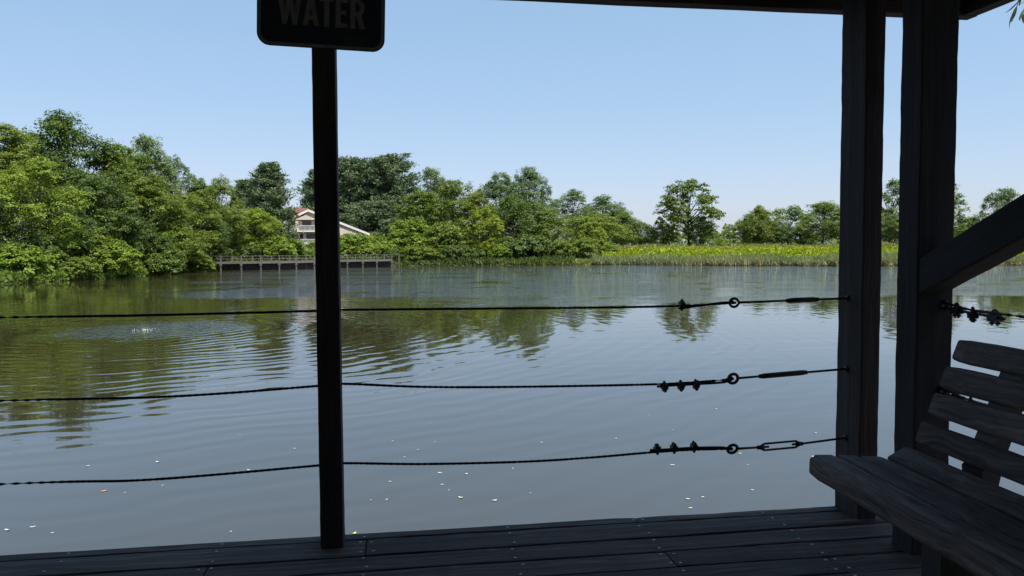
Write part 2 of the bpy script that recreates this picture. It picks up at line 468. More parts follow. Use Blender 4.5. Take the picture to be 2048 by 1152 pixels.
def crown_round(seed, k, dens, leaf, base=0.06, lobe_r=(0.16, 0.26), spread=0.78, inner=0.12, taper=0.25, gap=0.0, plume=0.0):
    """crown 1 wide and k high made of many lobes of leaf sprays; returns leaf arrays and lobes"""
    rg = np.random.default_rng(seed)
    zb, zt = base * k, k
    hz, zc = (zt - zb) / 2, (zt + zb) / 2
    area = 0.5 * (1 + 2.2 * hz) * 2.2
    n_l = int(area / (math.pi * (sum(lobe_r) / 2) ** 2) * 0.62 * (1 - gap)) + 5
    keep = []
    for q in sph(rg, n_l * 30):
        if len(keep) >= n_l: break
        if q[2] < -0.85: continue
        p = q * np.array([1, 1, max(hz * 2, 0.6)])
        if all(np.linalg.norm(p - o) > (lobe_r[0] + lobe_r[1]) * 1.15 for _, o in keep): keep.append((q, p))
    lobes = []
    for q, _ in keep:
        r_ = rg.uniform(*lobe_r)
        w = 1 - taper * max(q[2], -0.3)
        rad = rg.uniform(0.82, 1.08)
        cx = np.array([q[0] * 0.5 * spread * w * rad, q[1] * 0.5 * spread * w * rad, zc + q[2] * max(hz - r_ * 0.75, 0.05) * rg.uniform(0.9, 1.04)])
        lobes.append((cx, r_))
    lobes.append((np.array([rg.uniform(-.1, .1), rg.uniform(-.1, .1), zt - lobe_r[1] * 0.8]), lobe_r[1] * 0.8))
    core = [(np.array([0, 0, zb + (zt - zb) * t]), 0.30 * spread) for t in (0.2, 0.4, 0.6, 0.78)]
    cc, cr, cn = [], [], []
    for cx, r_ in lobes:
        n = int(24 * (r_ / 0.18) ** 1.5) + 7
        d = sph(rg, n)
        d[:, 2] = np.where(d[:, 2] < -0.45, -d[:, 2], d[:, 2])
        st = np.array([0.9, 0.9, 0.85 + plume])
        p = cx + d * r_ * rg.uniform(0.62, 1.22, (n, 1)) * st
        cc.append(p); cr.append(np.full(n, r_ * 0.33)); cn.append(d)
    cc = np.vstack(cc); cr = np.hstack(cr); cn = np.vstack(cn)
    nleaf = int(dens * len(cc))
    ct = rg.uniform(0, 0.5, len(cc))
    i = rg.integers(0, len(cc), nleaf)
    g = rg.normal(size=(nleaf, 3)) * np.array([0.55, 0.55, 0.2 + plume * 0.5])
    g[:, 2] -= 0.25 * (g[:, 0] ** 2 + g[:, 1] ** 2)
    c = cc[i] + g * cr[i][:, None]
    ni = int(nleaf * inner)
    if ni:
        j = rg.integers(0, len(core), ni)
        c[:ni] = np.array([core[q][0] for q in j]) + sph(rg, ni) * (0.30 * spread * rg.uniform(0.2, 1.0, ni))[:, None]
    c[:, 2] = np.maximum(c[:, 2], 0.0)
    nrm = cn[i] * 0.6 + np.array([0, 0, 0.6]) + rg.normal(size=(nleaf, 3)) * 0.42
    tint = np.clip(ct[i] + rg.uniform(0, 0.5, nleaf), 0, 1)
    s_ = leaf * rg.uniform(0.6, 1.4, nleaf)
    return (c, nrm, rg.normal(size=(nleaf, 3)), s_, s_ * 0.7, tint), lobes

def crown_pine(seed, k, nleaf, leaf, base=0.08, whorls=17, shape=0.75, rise0=0.15):
    """white pine 1 wide and k high: whorls of upswept branches carrying needle tufts"""
    rg = np.random.default_rng(seed)
    cc, cr, cn, branches = [], [], [], []
    for w in range(whorls):
        t = w / (whorls - 1)
        z = (base + (0.93 - base) * t) * k
        prof = 0.5 * (0.16 + 0.84 * min(1, (1 - t) ** shape * 1.1)) * (0.75 + 0.25 * min(1, t * 4))
        nb = rg.integers(6, 9)
        a0 = rg.uniform(0, 6.28)
        for m in range(nb):
            a = a0 + 6.283 * m / nb + rg.uniform(-.35, .35)
            ln = prof * rg.uniform(0.6, 1.1)
            rise = ln * rg.uniform(rise0, rise0 + 0.4) * (0.5 + 1.2 * t)
            e = np.array([math.cos(a) * ln, math.sin(a) * ln, z + rise])
            branches.append((np.array([0, 0, z]), e))
            for s in np.arange(0.25, 1.01, 0.085):
                p = np.array([0, 0, z]) * (1 - s) + e * s + rg.normal(size=3) * 0.015
                cc.append(p); cr.append(0.030 + 0.024 * (1 - abs(s - 0.7))); cn.append((math.cos(a), math.sin(a), 1.0))
    for m in range(14):
        cc.append((rg.uniform(-.03, .03), rg.uniform(-.03, .03), rg.uniform(0.9, 0.99) * k)); cr.append(0.03); cn.append((0, 0, 1))
    cc = np.array(cc); cr = np.array(cr); cn = np.array(cn)
    i = rg.integers(0, len(cc), nleaf)
    g = rg.normal(size=(nleaf, 3)) * np.array([0.7, 0.7, 0.4])
    c = cc[i] + g * cr[i][:, None]
    c[:, 2] = np.clip(c[:, 2], 0.0, k)
    lng = cn[i] * 0.9 + rg.normal(size=(nleaf, 3)) * 0.5
    nrm = rg.normal(size=(nleaf, 3)) + np.array([0, 0, 0.4])
    tint = np.clip(rg.uniform(0, 0.6, len(cc))[i] + rg.uniform(0, 0.4, nleaf), 0, 1)
    s_ = leaf * rg.uniform(0.7, 1.4, nleaf)
    return (c, nrm, lng, s_, s_ * 0.27, tint), branches

def trunk_mesh(lobes, k, top=0.8, r0=0.022, pine=False):
    mb = MB()
    rg = random.Random(len(lobes))
    pts = [(rg.uniform(-.008, .008) * i, rg.uniform(-.008, .008) * i, top * k * i / 6 - 0.02) for i in range(7)]
    mb.tube(pts, [r0 * (1 - 0.8 * i / 6) for i in range(7)], 7)
    if pine:
        for a, e in lobes[::3]: mb.tube([a, (a + e) / 2 - np.array([0, 0, .004]), a * 0.12 + e * 0.88], [r0 * .22, r0 * .16, r0 * .06], 4)
    else:
        for cx, r_ in lobes:
            z0 = min(max(cx[2] * 0.6, 0.08 * k), top * k * 0.85)
            a = np.array([0, 0, z0]); mid = (a + cx) / 2 + np.array([0, 0, -0.02])
            mb.tube([a, mid, cx], [r0 * .45, r0 * .3, r0 * .1], 5)
    return mesh('trunk', mb.v, mb.f, True)

SPEC = {   # kind: seed base, leaves per spray, leaf size (of crown width), options
    'round': (100, 40, 0.0215, dict(lobe_r=(0.11, 0.20), spread=0.84, inner=0.08)),
    'tall':  (200, 38, 0.0235, dict(lobe_r=(0.10, 0.18), spread=0.86, taper=0.35, plume=0.3, inner=0.08)),
    'airy':  (300, 26, 0.030, dict(lobe_r=(0.10, 0.17), spread=0.95, inner=0.03, taper=0.0, gap=0.2, plume=0.1)),
    'thin':  (350, 20, 0.034, dict(lobe_r=(0.10, 0.17), spread=0.85, inner=0.05, taper=0.2, gap=0.22, plume=0.2)),
    'bush':  (400, 40, 0.033, dict(base=-0.12, lobe_r=(0.13, 0.22), spread=0.85, taper=0.1, inner=0.08)),
}
PROTO = {}
def proto(kind, seed, ab):
    key = (kind, seed, ab)
    if key in PROTO: return PROTO[key]
    k = math.exp(ab * 0.22)
    if kind in SPEC:
        sb, dens, leaf, opt = SPEC[kind]
        q, lb = crown_round(sb + seed * 7 + ab, k, dens, leaf, **opt)
        tm = trunk_mesh(lb, k, 0.8 if kind != 'bush' else 0.5, 0.026 if kind == 'airy' else 0.02)
    elif kind == 'pine':
        q, lb = crown_pine(500 + seed, k, 26000, 0.05); tm = trunk_mesh(lb, k, 0.97, 0.018, True)
    else:
        q, lb = crown_pine(600 + seed, k, 36000, 0.042, base=0.04, whorls=18, shape=0.40, rise0=0.1); tm = trunk_mesh(lb, k, 0.94, 0.02, True)
    c, nrm, lng, ls, ws, tint = q
    top = np.percentile(c[:, 2], 99.7); wid = np.percentile(np.abs(np.concatenate([c[:, 0], c[:, 1]])), 98.5) * 2
    me = quads_mesh('crown', c, nrm, lng, ls, ws, tint); me.materials.append(LM['mid'])
    tm.materials.append(M_bark)
    PROTO[key] = dict(top=top, wid=wid, trunk=tm, crown=me)
    return PROTO[key]

TREE_SEED = [0]
def plant(kind, seed, px, ytop, wpx, Y, colour, label, cat='tree', name='tree', sink=0.15, rot=None):
    """a tree standing at distance Y over the lake; crown and trunk are its parts"""
    p = aty(px, ytop, Y)
    x, ztop = p[0], p[2]
    depth = float((p - CAM) @ fw)
    width = wpx * depth / F
    zb = ground_z(x, Y) - sink
    H = ztop - zb
    pr = proto(kind, seed, round(math.log(H / width) / 0.22))
    TREE_SEED[0] += 1
    rg = random.Random(TREE_SEED[0] * 7)
    sx, sz = width / pr['wid'], H / pr['top']
    root = empty(name, (x, Y, zb), label, cat, 'bushes round the lake' if cat == 'bush' else 'trees round the lake')
    rz = rg.uniform(0, 6.28) if rot is None else rot
    for nm in ('crown', 'trunk'):
        o = bpy.data.objects.new(nm, pr[nm]); COL.objects.link(o)
        o.parent = root; o.rotation_euler = (0, 0, rz); o.scale = (sx, sx, sz)
        if nm == 'crown':
            o.material_slots[0].link = 'OBJECT'; o.material_slots[0].material = LM[colour]
    return root

TREES = [
    # kind seed px ytop w Y colour label
    ('tall', 1, 130, 226, 200, 97, 'dark', 'tall dark green tree whose crown stands highest on the left bank'),
    ('round', 1, 10, 252, 160, 86, 'mid', 'tall mid green tree at the left edge of the photo, second highest there'),
    ('tall', 2, -90, 240, 190, 84, 'mid', 'green tree just outside the left edge of the photo'),
    ('round', 2, 70, 318, 170, 79, 'bright', 'sunlit broad tree in front of the tallest dark tree on the left bank'),
    ('tall', 3, 225, 286, 150, 100, 'mid', 'green tree right of the tallest dark crown on the left bank'),
    ('tall', 1, 292, 273, 120, 116, 'silver', 'pale grey green crown behind the left bank trees, with a ragged top'),
    ('round', 3, 350, 315, 95, 122, 'silver', 'pale rounded crown ending the high part of the left tree mass'),
    ('round', 3, 185, 345, 160, 89, 'dark', 'dark green broad tree in the middle of the left bank'),
    ('round', 1, 290, 352, 150, 100, 'mid', 'broad mid green tree sloping down the middle of the left bank'),
    ('round', 2, 372, 388, 120, 110, 'mid', 'rounded green tree near the left end of the boardwalk'),
    ('tall', 3, 438, 356, 100, 124, 'mid', 'spiky topped green tree above the left end of the boardwalk'),
    ('round', 3, -25, 400, 150, 76, 'dark', 'low shaded tree at the water on the very left edge'),
    ('round', 2, 120, 412, 150, 83, 'dark', 'shaded low tree behind the bright bushes of the left bank'),
    ('round', 1, 245, 428, 140, 92, 'dark', 'low dark tree over the water behind the sunlit bank bush'),
    ('round', 3, 345, 440, 130, 101, 'mid', 'low green tree over the water right of the sunlit bank bush'),
    ('tall', 2, 415, 430, 95, 114, 'dark', 'narrow dark tree standing right at the left end of the boardwalk'),
    ('round', 2, 508, 418, 92, 131, 'yellow', 'rounded yellow green tree behind the boardwalk left of the house'),
    ('tall', 1, 398, 358, 96, 121, 'mid', 'green tree filling the dip between the pale left crown and the spiky topped tree'),
    ('round', 2, 68, 268, 150, 102, 'mid', 'green tree directly left of the tallest dark tree on the left bank'),
    ('round', 1, 255, 296, 150, 113, 'mid', 'green tree closing the gap behind the pale ragged crown of the left bank'),
    ('round', 1, 462, 425, 80, 130, 'mid', 'green tree between the boardwalk end and the yellow green tree'),
    ('round', 2, 850, 382, 120, 160, 'mid', 'green tree right of the big pines'),
    ('tall', 1, 862, 337, 90, 190, 'silver', 'pale silvery crown rising behind the trees right of the big pines'),
    ('tall', 3, 905, 362, 110, 156, 'mid', 'tall green tree between the pines and the yellow sapling'),
    ('round', 1, 948, 380, 95, 152, 'mid', 'green tree behind the yellow sapling on the far bank'),
    ('thin', 1, 968, 416, 74, 138, 'yellow', 'slender yellow green sapling tree on the far bank'),
    ('tall', 2, 1000, 346, 100, 182, 'silver', 'silvery tall crown left of the tallest tree in the middle'),
    ('tall', 1, 1055, 336, 110, 172, 'silver', 'tallest silvery tree in the middle of the far bank'),
    ('tall', 3, 1035, 392, 150, 147, 'dark', 'broad dark tree reaching the water in the middle of the far bank'),
    ('round', 3, 1092, 420, 90, 145, 'mid', 'rounded green tree on the right side of the broad dark middle tree'),
    ('round', 2, 1145, 380, 100, 196, 'silver', 'pale green crown right of the tallest middle tree'),
    ('round', 1, 1205, 392, 110, 192, 'silver', 'pale domed tree at the right shoulder of the middle tree mass'),
    ('round', 3, 1190, 425, 130, 172, 'mid', 'green tree under the pale domed crown'),
    ('round', 2, 1242, 424, 75, 186, 'mid', 'small rounded green tree at the left end of the meadow'),
    ('thin', 2, 1186, 444, 56, 141, 'yellow', 'small yellow green tree on the bank where the reeds begin'),
    ('airy', 3, 1378, 360, 122, 186, 'mid', 'lone tall open crowned tree standing behind the meadow'),
    ('round', 1, 1402, 432, 66, 184, 'mid', 'rounded low tree under the right side of the lone tall tree'),
    ('round', 2, 1280, 445, 56, 196, 'dark', 'dark low tree between the domed trees and the lone tall tree'),
    ('round', 3, 1326, 444, 64, 192, 'mid', 'rounded low tree under the left side of the lone tall tree'),
    ('tall', 2, 1520, 412, 78, 194, 'mid', 'pointed tree right of the lone tall tree across the meadow gap'),
    ('round', 1, 1488, 438, 78, 202, 'mid', 'low rounded tree left of the pointed tree behind the meadow'),
    ('thin', 3, 1578, 412, 90, 206, 'silver', 'greyish airy tree right of the pointed tree behind the meadow'),
    ('round', 2, 1545, 446, 86, 196, 'dark', 'low dark tree in front of the pointed and the airy tree'),
    ('round', 3, 1648, 404, 104, 186, 'mid', 'large rounded tree behind the meadow next to the railing corner post'),
    ('round', 1, 1602, 452, 56, 204, 'dark', 'small dark tree beside the large rounded tree near the corner post'),
    ('tall', 1, 1722, 410, 100, 194, 'mid', 'tree behind the meadow mostly hidden by the railing corner post'),
    ('airy', 2, 1782, 360, 96, 196, 'silver', 'tall grey green tree seen between the two right posts'),
    ('round', 2, 1790, 430, 90, 172, 'dark', 'low dark tree between the two right posts below the tall grey green tree'),
    ('airy', 3, 1868, 360, 112, 182, 'silver', 'tall thin tree half hidden behind the thick roof post'),
    ('round', 3, 1942, 434, 62, 176, 'mid', 'small tree right of the thick roof post'),
    ('round', 1, 1912, 448, 54, 170, 'mid', 'low tree at the right edge of the thick roof post'),
    ('tall', 3, 2006, 378, 88, 170, 'silver', 'grey green tree above the brace near the right edge'),
    ('round', 2, 2062, 398, 110, 150, 'mid', 'broad green tree cut by the right edge of the photo'),
]
for t in TREES: plant(*t)

PINES = [
    ('pine', 1, 537, 328, 106, 147, 'pine', 'blue green pine left of the house'),
    ('pine', 2, 492, 362, 86, 176, 'pine', 'smaller pine left of the pine beside the house'),
    ('pine', 3, 640, 340, 110, 190, 'pine', 'pine behind the sign post and the house'),
    ('widepine', 1, 706, 318, 150, 186, 'pine', 'broad dark pine directly right of the sign post'),
    ('widepine', 2, 778, 310, 130, 180, 'pine', 'highest broad pine right of the house'),
    ('widepine', 2, 752, 404, 120, 172, 'pine', 'low spreading pine right of the house roof'),
]
for t in PINES: plant(*t, name='pine_tree', cat='pine')

BUSHES = [
    ('bush', 1, 20, 492, 150, 74.5, 'bright', 'sunlit bush at the water in the left corner'),
    ('bush', 2, 128, 512, 120, 79, 'mid', 'shaded bush at the water on the left bank'),
    ('bush', 3, 218, 478, 120, 84.5, 'bright', 'big sunlit bush leaning over the water on the left bank'),
    ('bush', 1, 165, 455, 120, 84, 'mid', 'green bush behind the big sunlit bush of the left bank'),
    ('bush', 2, 310, 488, 110, 93, 'mid', 'green bush right of the big sunlit bush at the water'),
    ('bush', 3, 380, 500, 80, 103, 'mid', 'small bush at the water left of the boardwalk'),
    ('bush', 1, 70, 470, 120, 78, 'dark', 'dark bush between the sunlit bushes of the left bank'),
    ('bush', 2, 555, 474, 90, 128, 'bright', 'sunlit bush behind the boardwalk left of the house'),
    ('bush', 3, 618, 498, 80, 131, 'bright', 'low bright bush behind the boardwalk below the balconies'),
    ('bush', 1, 662, 470, 80, 136, 'bright', 'bright bush behind the boardwalk hidden by the sign post'),
    ('bush', 2, 708, 468, 90, 138, 'bright', 'bright bush behind the boardwalk right of the sign post'),
    ('bush', 3, 752, 472, 84, 139, 'bright', 'bright bush at the right end of the boardwalk'),
    ('bush', 3, 470, 488, 90, 126, 'dark', 'dark bush behind the left part of the boardwalk'),
    ('bush', 1, 822, 436, 110, 143, 'bright', 'tall bright bush right of the boardwalk on the far bank'),
    ('bush', 2, 892, 446, 110, 142, 'mid', 'green bush left of the yellow sapling on the far bank'),
    ('bush', 3, 848, 490, 90, 137, 'mid', 'low bush at the water right of the boardwalk'),
    ('bush', 1, 925, 488, 90, 138, 'dark', 'dark low bush at the water left of the yellow sapling'),
    ('bush', 2, 985, 484, 76, 137, 'bright', 'bright bush at the water below the yellow sapling'),
    ('bush', 3, 1050, 470, 110, 140, 'dark', 'dark undergrowth bush below the broad middle tree'),
    ('bush', 2, 1148, 477, 92, 138, 'mid', 'rounded green bush at the water right of the broad middle tree'),
    ('bush', 1, 1216, 488, 46, 138, 'bright', 'small bright bush at the left end of the reeds'),
    ('bush', 3, 1444, 477, 38, 150, 'yellow', 'small round yellow green bush standing in the meadow'),
    ('bush', 2, 2040, 490, 60, 120, 'bright', 'bush on the bank under the brace at the right edge'),
    ('bush', 1, 790, 500, 60, 136, 'dark', 'small dark bush at the right end of the boardwalk by the water'),
]
for t in BUSHES:
    plant(*t, name='bush', cat='bush')

# ------------------------------------------------------------------ reeds and meadow (stuff)
def shore_pt(px, off):
    """point off metres behind the waterline in the direction of picture column px"""
    d = ray(px, 500); a = math.atan2(d[0], d[1]); r_ = shore_r(math.degrees(a)) + off
    return np.array([r_ * math.sin(a), r_ * math.cos(a)])

def grass_stuff(name, n, px0, px1, o0, o1, h0, h1, w, c0, c1, seed, lean=0.18, zoff=0.0, patch=0.5, base_up=0.0):
    rg = np.random.default_rng(seed)
    pxs = rg.uniform(px0, px1, n); off = o0 + (o1 - o0) * rg.uniform(0, 1, n) ** 1.2
    pts = np.array([shore_pt(p, o) for p, o in zip(pxs, off)])
    gz = np.array([ground_z(x, y) for x, y in pts])
    pn = np.sin(pts[:, 0] * 0.23 + 1.3 * np.sin(pts[:, 1] * 0.31)) * np.sin(pts[:, 1] * 0.27 + pts[:, 0] * 0.11) + 0.5 * np.sin(pts[:, 0] * 0.9) * np.sin(pts[:, 1] * 0.8)
    h = rg.uniform(h0, h1, n) * (1 + 0.2 * pn + 0.10 * np.sin(pxs * 0.043 + 2 * np.sin(pxs * 0.011)))
    ln = rg.normal(size=(n, 3)) * lean + np.array([0, 0, 1.0])
    lb = h * (1 - base_up)
    c = np.column_stack([pts, gz + zoff + h - lb * 0.5])
    nrm = rg.normal(size=(n, 3)) * np.array([1, 1, 0.35]) + np.array([0, 0, 0.25])
    tint = np.clip(0.5 + patch * 0.4 * pn + rg.uniform(-0.3, 0.3, n), 0, 1)
    me = quads_mesh(name, c, nrm, ln, lb, w * rg.uniform(0.6, 1.4, n), tint)
    me.materials.append(leaf_mat(name + '_leaf', c0, c1, 0.3))
    o = link(name, me); tag(o, kind='stuff')
    return o
tag(grass_stuff('cattail_reeds', 17000, 1185, 2120, -0.6, 3.6, 0.75, 1.45, 0.13, (0.12, 0.155, 0.075), (0.23, 0.26, 0.12), 1),
    'grey green cattail reeds standing along the far shore', 'reeds')
tag(grass_stuff('dry_reeds', 3600, 1330, 2120, -0.7, 1.4, 0.5, 1.25, 0.11, (0.24, 0.20, 0.11), (0.42, 0.36, 0.22), 2, 0.3),
    'straw coloured dead reeds at the water edge of the meadow', 'dry reeds')
tag(grass_stuff('meadow_plants', 46000, 1205, 2140, 3.2, 48, 0.7, 1.25, 0.36, (0.20, 0.25, 0.016), (0.36, 0.40, 0.034), 3, 0.5, base_up=0.55),
    'yellow green waist high plants filling the meadow behind the reeds', 'meadow')
tag(grass_stuff('seed_heads', 4200, 1180, 2140, 24, 54, 1.1, 1.5, 0.16, (0.17, 0.12, 0.06), (0.26, 0.20, 0.11), 4, 0.25, base_up=0.7),
    'brownish grass seed heads along the back of the meadow', 'seed heads')
tag(grass_stuff('bank_grass', 2600, 1000, 1220, -0.5, 2.5, 0.3, 0.9, 0.16, (0.14, 0.17, 0.03), (0.24, 0.25, 0.07), 5, 0.5),
    'short grass at the water between the bushes and the reeds', 'grass')
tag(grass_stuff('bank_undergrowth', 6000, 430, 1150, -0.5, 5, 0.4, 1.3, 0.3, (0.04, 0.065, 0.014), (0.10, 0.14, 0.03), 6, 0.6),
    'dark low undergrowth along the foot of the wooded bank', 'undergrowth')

def far_wood():
    rg = np.random.default_rng(77); n = 26000
    d = rg.uniform(-24, 50, n) ; r_ = rg.uniform(265, 320, n)
    x = r_ * np.sin(np.radians(d)); y = r_ * np.cos(np.radians(d))
    hh = 5.2 + 1.7 * np.sin(d * 1.9) + 1.1 * np.sin(d * 4.7 + 1) + 0.9 * np.sin(d * 11.3)
    z = 1.2 + hh * rg.uniform(0, 1, n) ** 0.7
    c = np.column_stack([x, y, z]); nrm = rg.normal(size=(n, 3)) * 0.6 + np.array([0, -0.3, 0.6])
    ls = rg.uniform(0.7, 1.5, n)
    me = quads_mesh('far_wood', c, nrm, rg.normal(size=(n, 3)), ls, ls * .7, rg.uniform(0, 1, n)); me.materials.append(LM['dark'])
    tag(link('far_wood', me), 'low far-off wood beyond the meadow and the lakeside trees', 'wood', kind='stuff')
far_wood()
def unseen_shade_wood():  # unseen leaves added to block sky light from behind the pavilion
    rg = np.random.default_rng(78); n = 16000
    d = rg.uniform(118, 255, n); r_ = rg.uniform(15, 26, n)
    x = r_ * np.sin(np.radians(d)); y = r_ * np.cos(np.radians(d))
    z = -1.2 + (9 + 2.0 * np.sin(d * .21) + 1.2 * np.sin(d * 0.7)) * rg.uniform(0, 1, n) ** 0.8
    c = np.column_stack([x, y, z]); ls = rg.uniform(0.4, 0.9, n)
    me = quads_mesh('unseen_shade_wood', c, rg.normal(size=(n, 3)) + np.array([0, 0, .5]), rg.normal(size=(n, 3)), ls, ls * .7, rg.uniform(0, 1, n)); me.materials.append(LM['dark'])
    tag(link('unseen_shade_wood', me), 'unseen leaf screen added behind the pavilion to darken its inside', 'wood', kind='stuff')
unseen_shade_wood()

tag(grass_stuff('bank_cover', 8000, -60, 440, -0.9, 4.5, 0.15, 0.95, 0.26, (0.07, 0.115, 0.016), (0.16, 0.225, 0.035), 9, 1.6, base_up=0.55),
    'leafy low cover spilling over the water edge of the left bank', 'undergrowth')

# ------------------------------------------------------------------ house behind the trees
M_wall = simple('cream_siding', (0.62, 0.54, 0.45), 0.8, 0, 0.06, 3)
M_gable = simple('grey_gable', (0.40, 0.36, 0.34), 0.8, 0, 0.06, 3)  # gable tone, greyer and darker than the cream siding
M_trim = simple('white_trim', (0.78, 0.75, 0.72), 0.6, 0, 0.04, 3)
M_redroof = simple('red_shingle', (0.17, 0.055, 0.045), 0.85, 0, 0.2, 5)
M_glass = simple('dark_window_glass', (0.03, 0.035, 0.045), 0.08, 0, 0.2, 1)
M_curtain = simple('pale_curtain', (0.55, 0.58, 0.62), 0.8, 0, 0.05, 2)
M_dark = simple('dark_recess', (0.05, 0.045, 0.045), 0.8, 0, 0.1, 2)
M_brown = simple('brown_wood_trim', (0.2, 0.13, 0.09), 0.8, 0, 0.2, 3)
def make_house():
    Y = 150.0
    g = lambda px, py: (aty(px, py, Y)[0], aty(px, py, Y)[2])
    s = 150.0 / F
    xp, zp = g(615, 417)
    root = empty('house', (xp, Y, 0.2), 'cream house with balconies and red roof seen among trees past the sign post', 'house')
    P = lambda cx, cy: g(560 + cx / 6.775, 390 + cy / 6.775)          # corner measured on an enlarged view
    pk = P(375, 190); le = (pk[0] - 4.2, pk[1] - 2.0); re = P(1215, 520)
    zb = 0.0
    wl, wr = P(205, 500)[0], re[0] - 0.8
    # main gable wall
    m = MB(); m.prism([(wl, zb), (wr, zb), (wr, re[1] - 0.25), (pk[0], pk[1] - 0.35), (wl, le[1] - 0.3)], Y + 1.5, Y + 12)
    m.build('gable_wall', M_gable, root)
    # rake boards
    for a, b, nm in ((le, pk, 'rake_board'), (pk, re, 'rake_board')):
        m = MB(); m.prism([(a[0], a[1] - 0.42), (b[0], b[1] - 0.42), (b[0], b[1]), (a[0], a[1])], Y + 0.7, Y + 0.95); m.build(nm, M_trim, root)
    # roof planes
    for a, b in ((le, pk), (pk, re)):
        m = MB(); m.prism([(a[0], a[1] - 0.2), (b[0], b[1] - 0.2), (b[0], b[1] + 0.06), (a[0], a[1] + 0.06)], Y + 0.96, Y + 13); m.build('roof', M_redroof, root)
    # side wing roof seen as the red slope left of the peak
    rl = P(60, 190); m = MB()
    z1 = P(0, 178)[1]; z0 = P(0, 232)[1]
    v = [(rl[0], Y + 1.2, z0), (pk[0] - 0.4, Y + 1.2, z0), (pk[0] - 0.4, Y + 5, z1 + 0.25), (rl[0], Y + 5, z1 + 0.25)]
    m.add(v + [(x, y + 0.2, z - 0.25) for x, y, z in v], [(0, 1, 2, 3), (7, 6, 5, 4), (0, 4, 5, 1), (1, 5, 6, 2), (2, 6, 7, 3), (3, 7, 4, 0)])
    m.build('wing_roof', M_redroof, root)
    m = MB(); m.box(rl[0] + .3, wl - 0.01, Y + 2, Y + 9, zb, z0 - 0.1); m.build('wing_wall', M_wall, root)
    # projecting bay with its own gable
    b0, b1 = P(228, 335), P(478, 335); bp = P(350, 270)
    m = MB(); m.prism([(b0[0] - 0.5, b0[1]), (b1[0] + 0.4, b1[1]), (bp[0], bp[1])], Y - 0.1, Y + 1.49); m.build('porch_gable', M_wall, root)
    fl = P(0, 488)[1]; fl2 = P(0, 655)[1]
    # upper storey: side piers, recess, doors and windows
    for x0, x1 in ((P(200, 0)[0], P(238, 0)[0]), (P(474, 0)[0], P(500, 0)[0])):
        m = MB(); m.box(x0, x1, Y, Y + 1.48, fl, b0[1] - 0.01); m.build('pier', M_wall, root)
    def bay(cx0, cx1, cy0, cy1, items):
        a = P(cx0, cy1); b = P(cx1, cy0)
        m = MB(); m.box(a[0], b[0], Y + 1.38, Y + 1.495, a[1] - 1.2, b[1]); rec = m.build('recess', M_dark, root)
        for nm, u0, u1, v0, v1, mt in items:
            q0 = P(u0, v1); q1 = P(u1, v0)
            m = MB(); m.box(q0[0] - .06, q1[0] + .06, Y + 1.30, Y + 1.375, q0[1], q1[1] + .06); w = m.build(nm, M_trim if mt is M_curtain else M_brown, root)
            m = MB(); m.box(q0[0], q1[0], Y + 1.26, Y + 1.295, q0[1] + .03, q1[1]); m.build('pane', mt, w)
    bay(240, 474, 337, 415, [('door', 245, 288, 350, 420, M_curtain), ('window', 293, 350, 343, 408, M_glass), ('window', 352, 412, 343, 408, M_glass), ('door', 422, 470, 350, 420, M_curtain)])
    bay(245, 480, 525, 605, [('window', 250, 300, 530, 600, M_glass), ('door', 305, 345, 530, 605, M_curtain), ('window', 350, 476, 530, 590, M_glass)])
    # lower storey wall
    a = P(175, 520); b = P(245, 0)
    m = MB(); m.box(a[0], b[0], Y, Y + 1.48, zb, P(0, 497)[1]); m.build('lower_wall', M_wall, root)
    m = MB(); m.box(P(480, 0)[0], P(800, 0)[0], Y + 0.6, Y + 1.48, zb, P(0, 420)[1]); m.build('lower_wall', M_wall, root)
    m = MB(); m.prism([(P(800, 0)[0] + .01, zb), (P(1090, 0)[0], zb), (P(1090, 0)[0], P(0, 545)[1]), (P(960, 0)[0], P(0, 500)[1]), (P(800, 0)[0] + .01, P(0, 440)[1])], Y + 0.6, Y + 1.48); m.build('lower_wall', M_wall, root)
    m = MB(); m.box(P(848, 0)[0], P(905, 0)[0], Y + 0.5, Y + 0.59, P(0, 590)[1], P(0, 525)[1]); m.build('window', M_glass, root)
    m = MB(); m.box(P(1010, 0)[0], P(1070, 0)[0], Y + 0.5, Y + 0.59, P(0, 590)[1], P(0, 530)[1]); m.build('window', M_glass, root)
    # balconies
    for (c0, c1, zf, ztop) in ((135, 500, fl, P(0, 415)[1]), (235, 490, fl2, P(0, 600)[1])):
        x0, x1 = P(c0, 0)[0], P(c1, 0)[0]
        m = MB(); m.box(x0, x1, Y - 1.4, Y - 0.01, zf - 0.22, zf); bal = m.build('balcony', M_trim, root)
        m = MB(); m.box(x0, x1, Y - 1.38, Y - 1.3, ztop - 0.09, ztop); m.box(x0, x1, Y - 1.37, Y - 1.31, zf + 0.08, zf + 0.16)
        n = int((x1 - x0) / 0.22)
        for i in range(n + 1):
            xx = x0 + (x1 - x0) * i / n; m.box(xx - .035, xx + .035, Y - 1.36, Y - 1.32, zf + .01, ztop - .1)
        m.build('railing', M_trim, bal)
    m = MB(); m.box(P(150, 0)[0], P(500, 0)[0], Y - 1.2, Y - 0.02, fl - 0.5, fl - 0.23); m.build('beam', M_brown, root)
    m = MB(); m.box(P(250, 0)[0], P(320, 0)[0], Y - 1.2, Y - 0.02, zb, fl2 - 0.23); m.build('lower_wall', M_brown, root)
make_house()

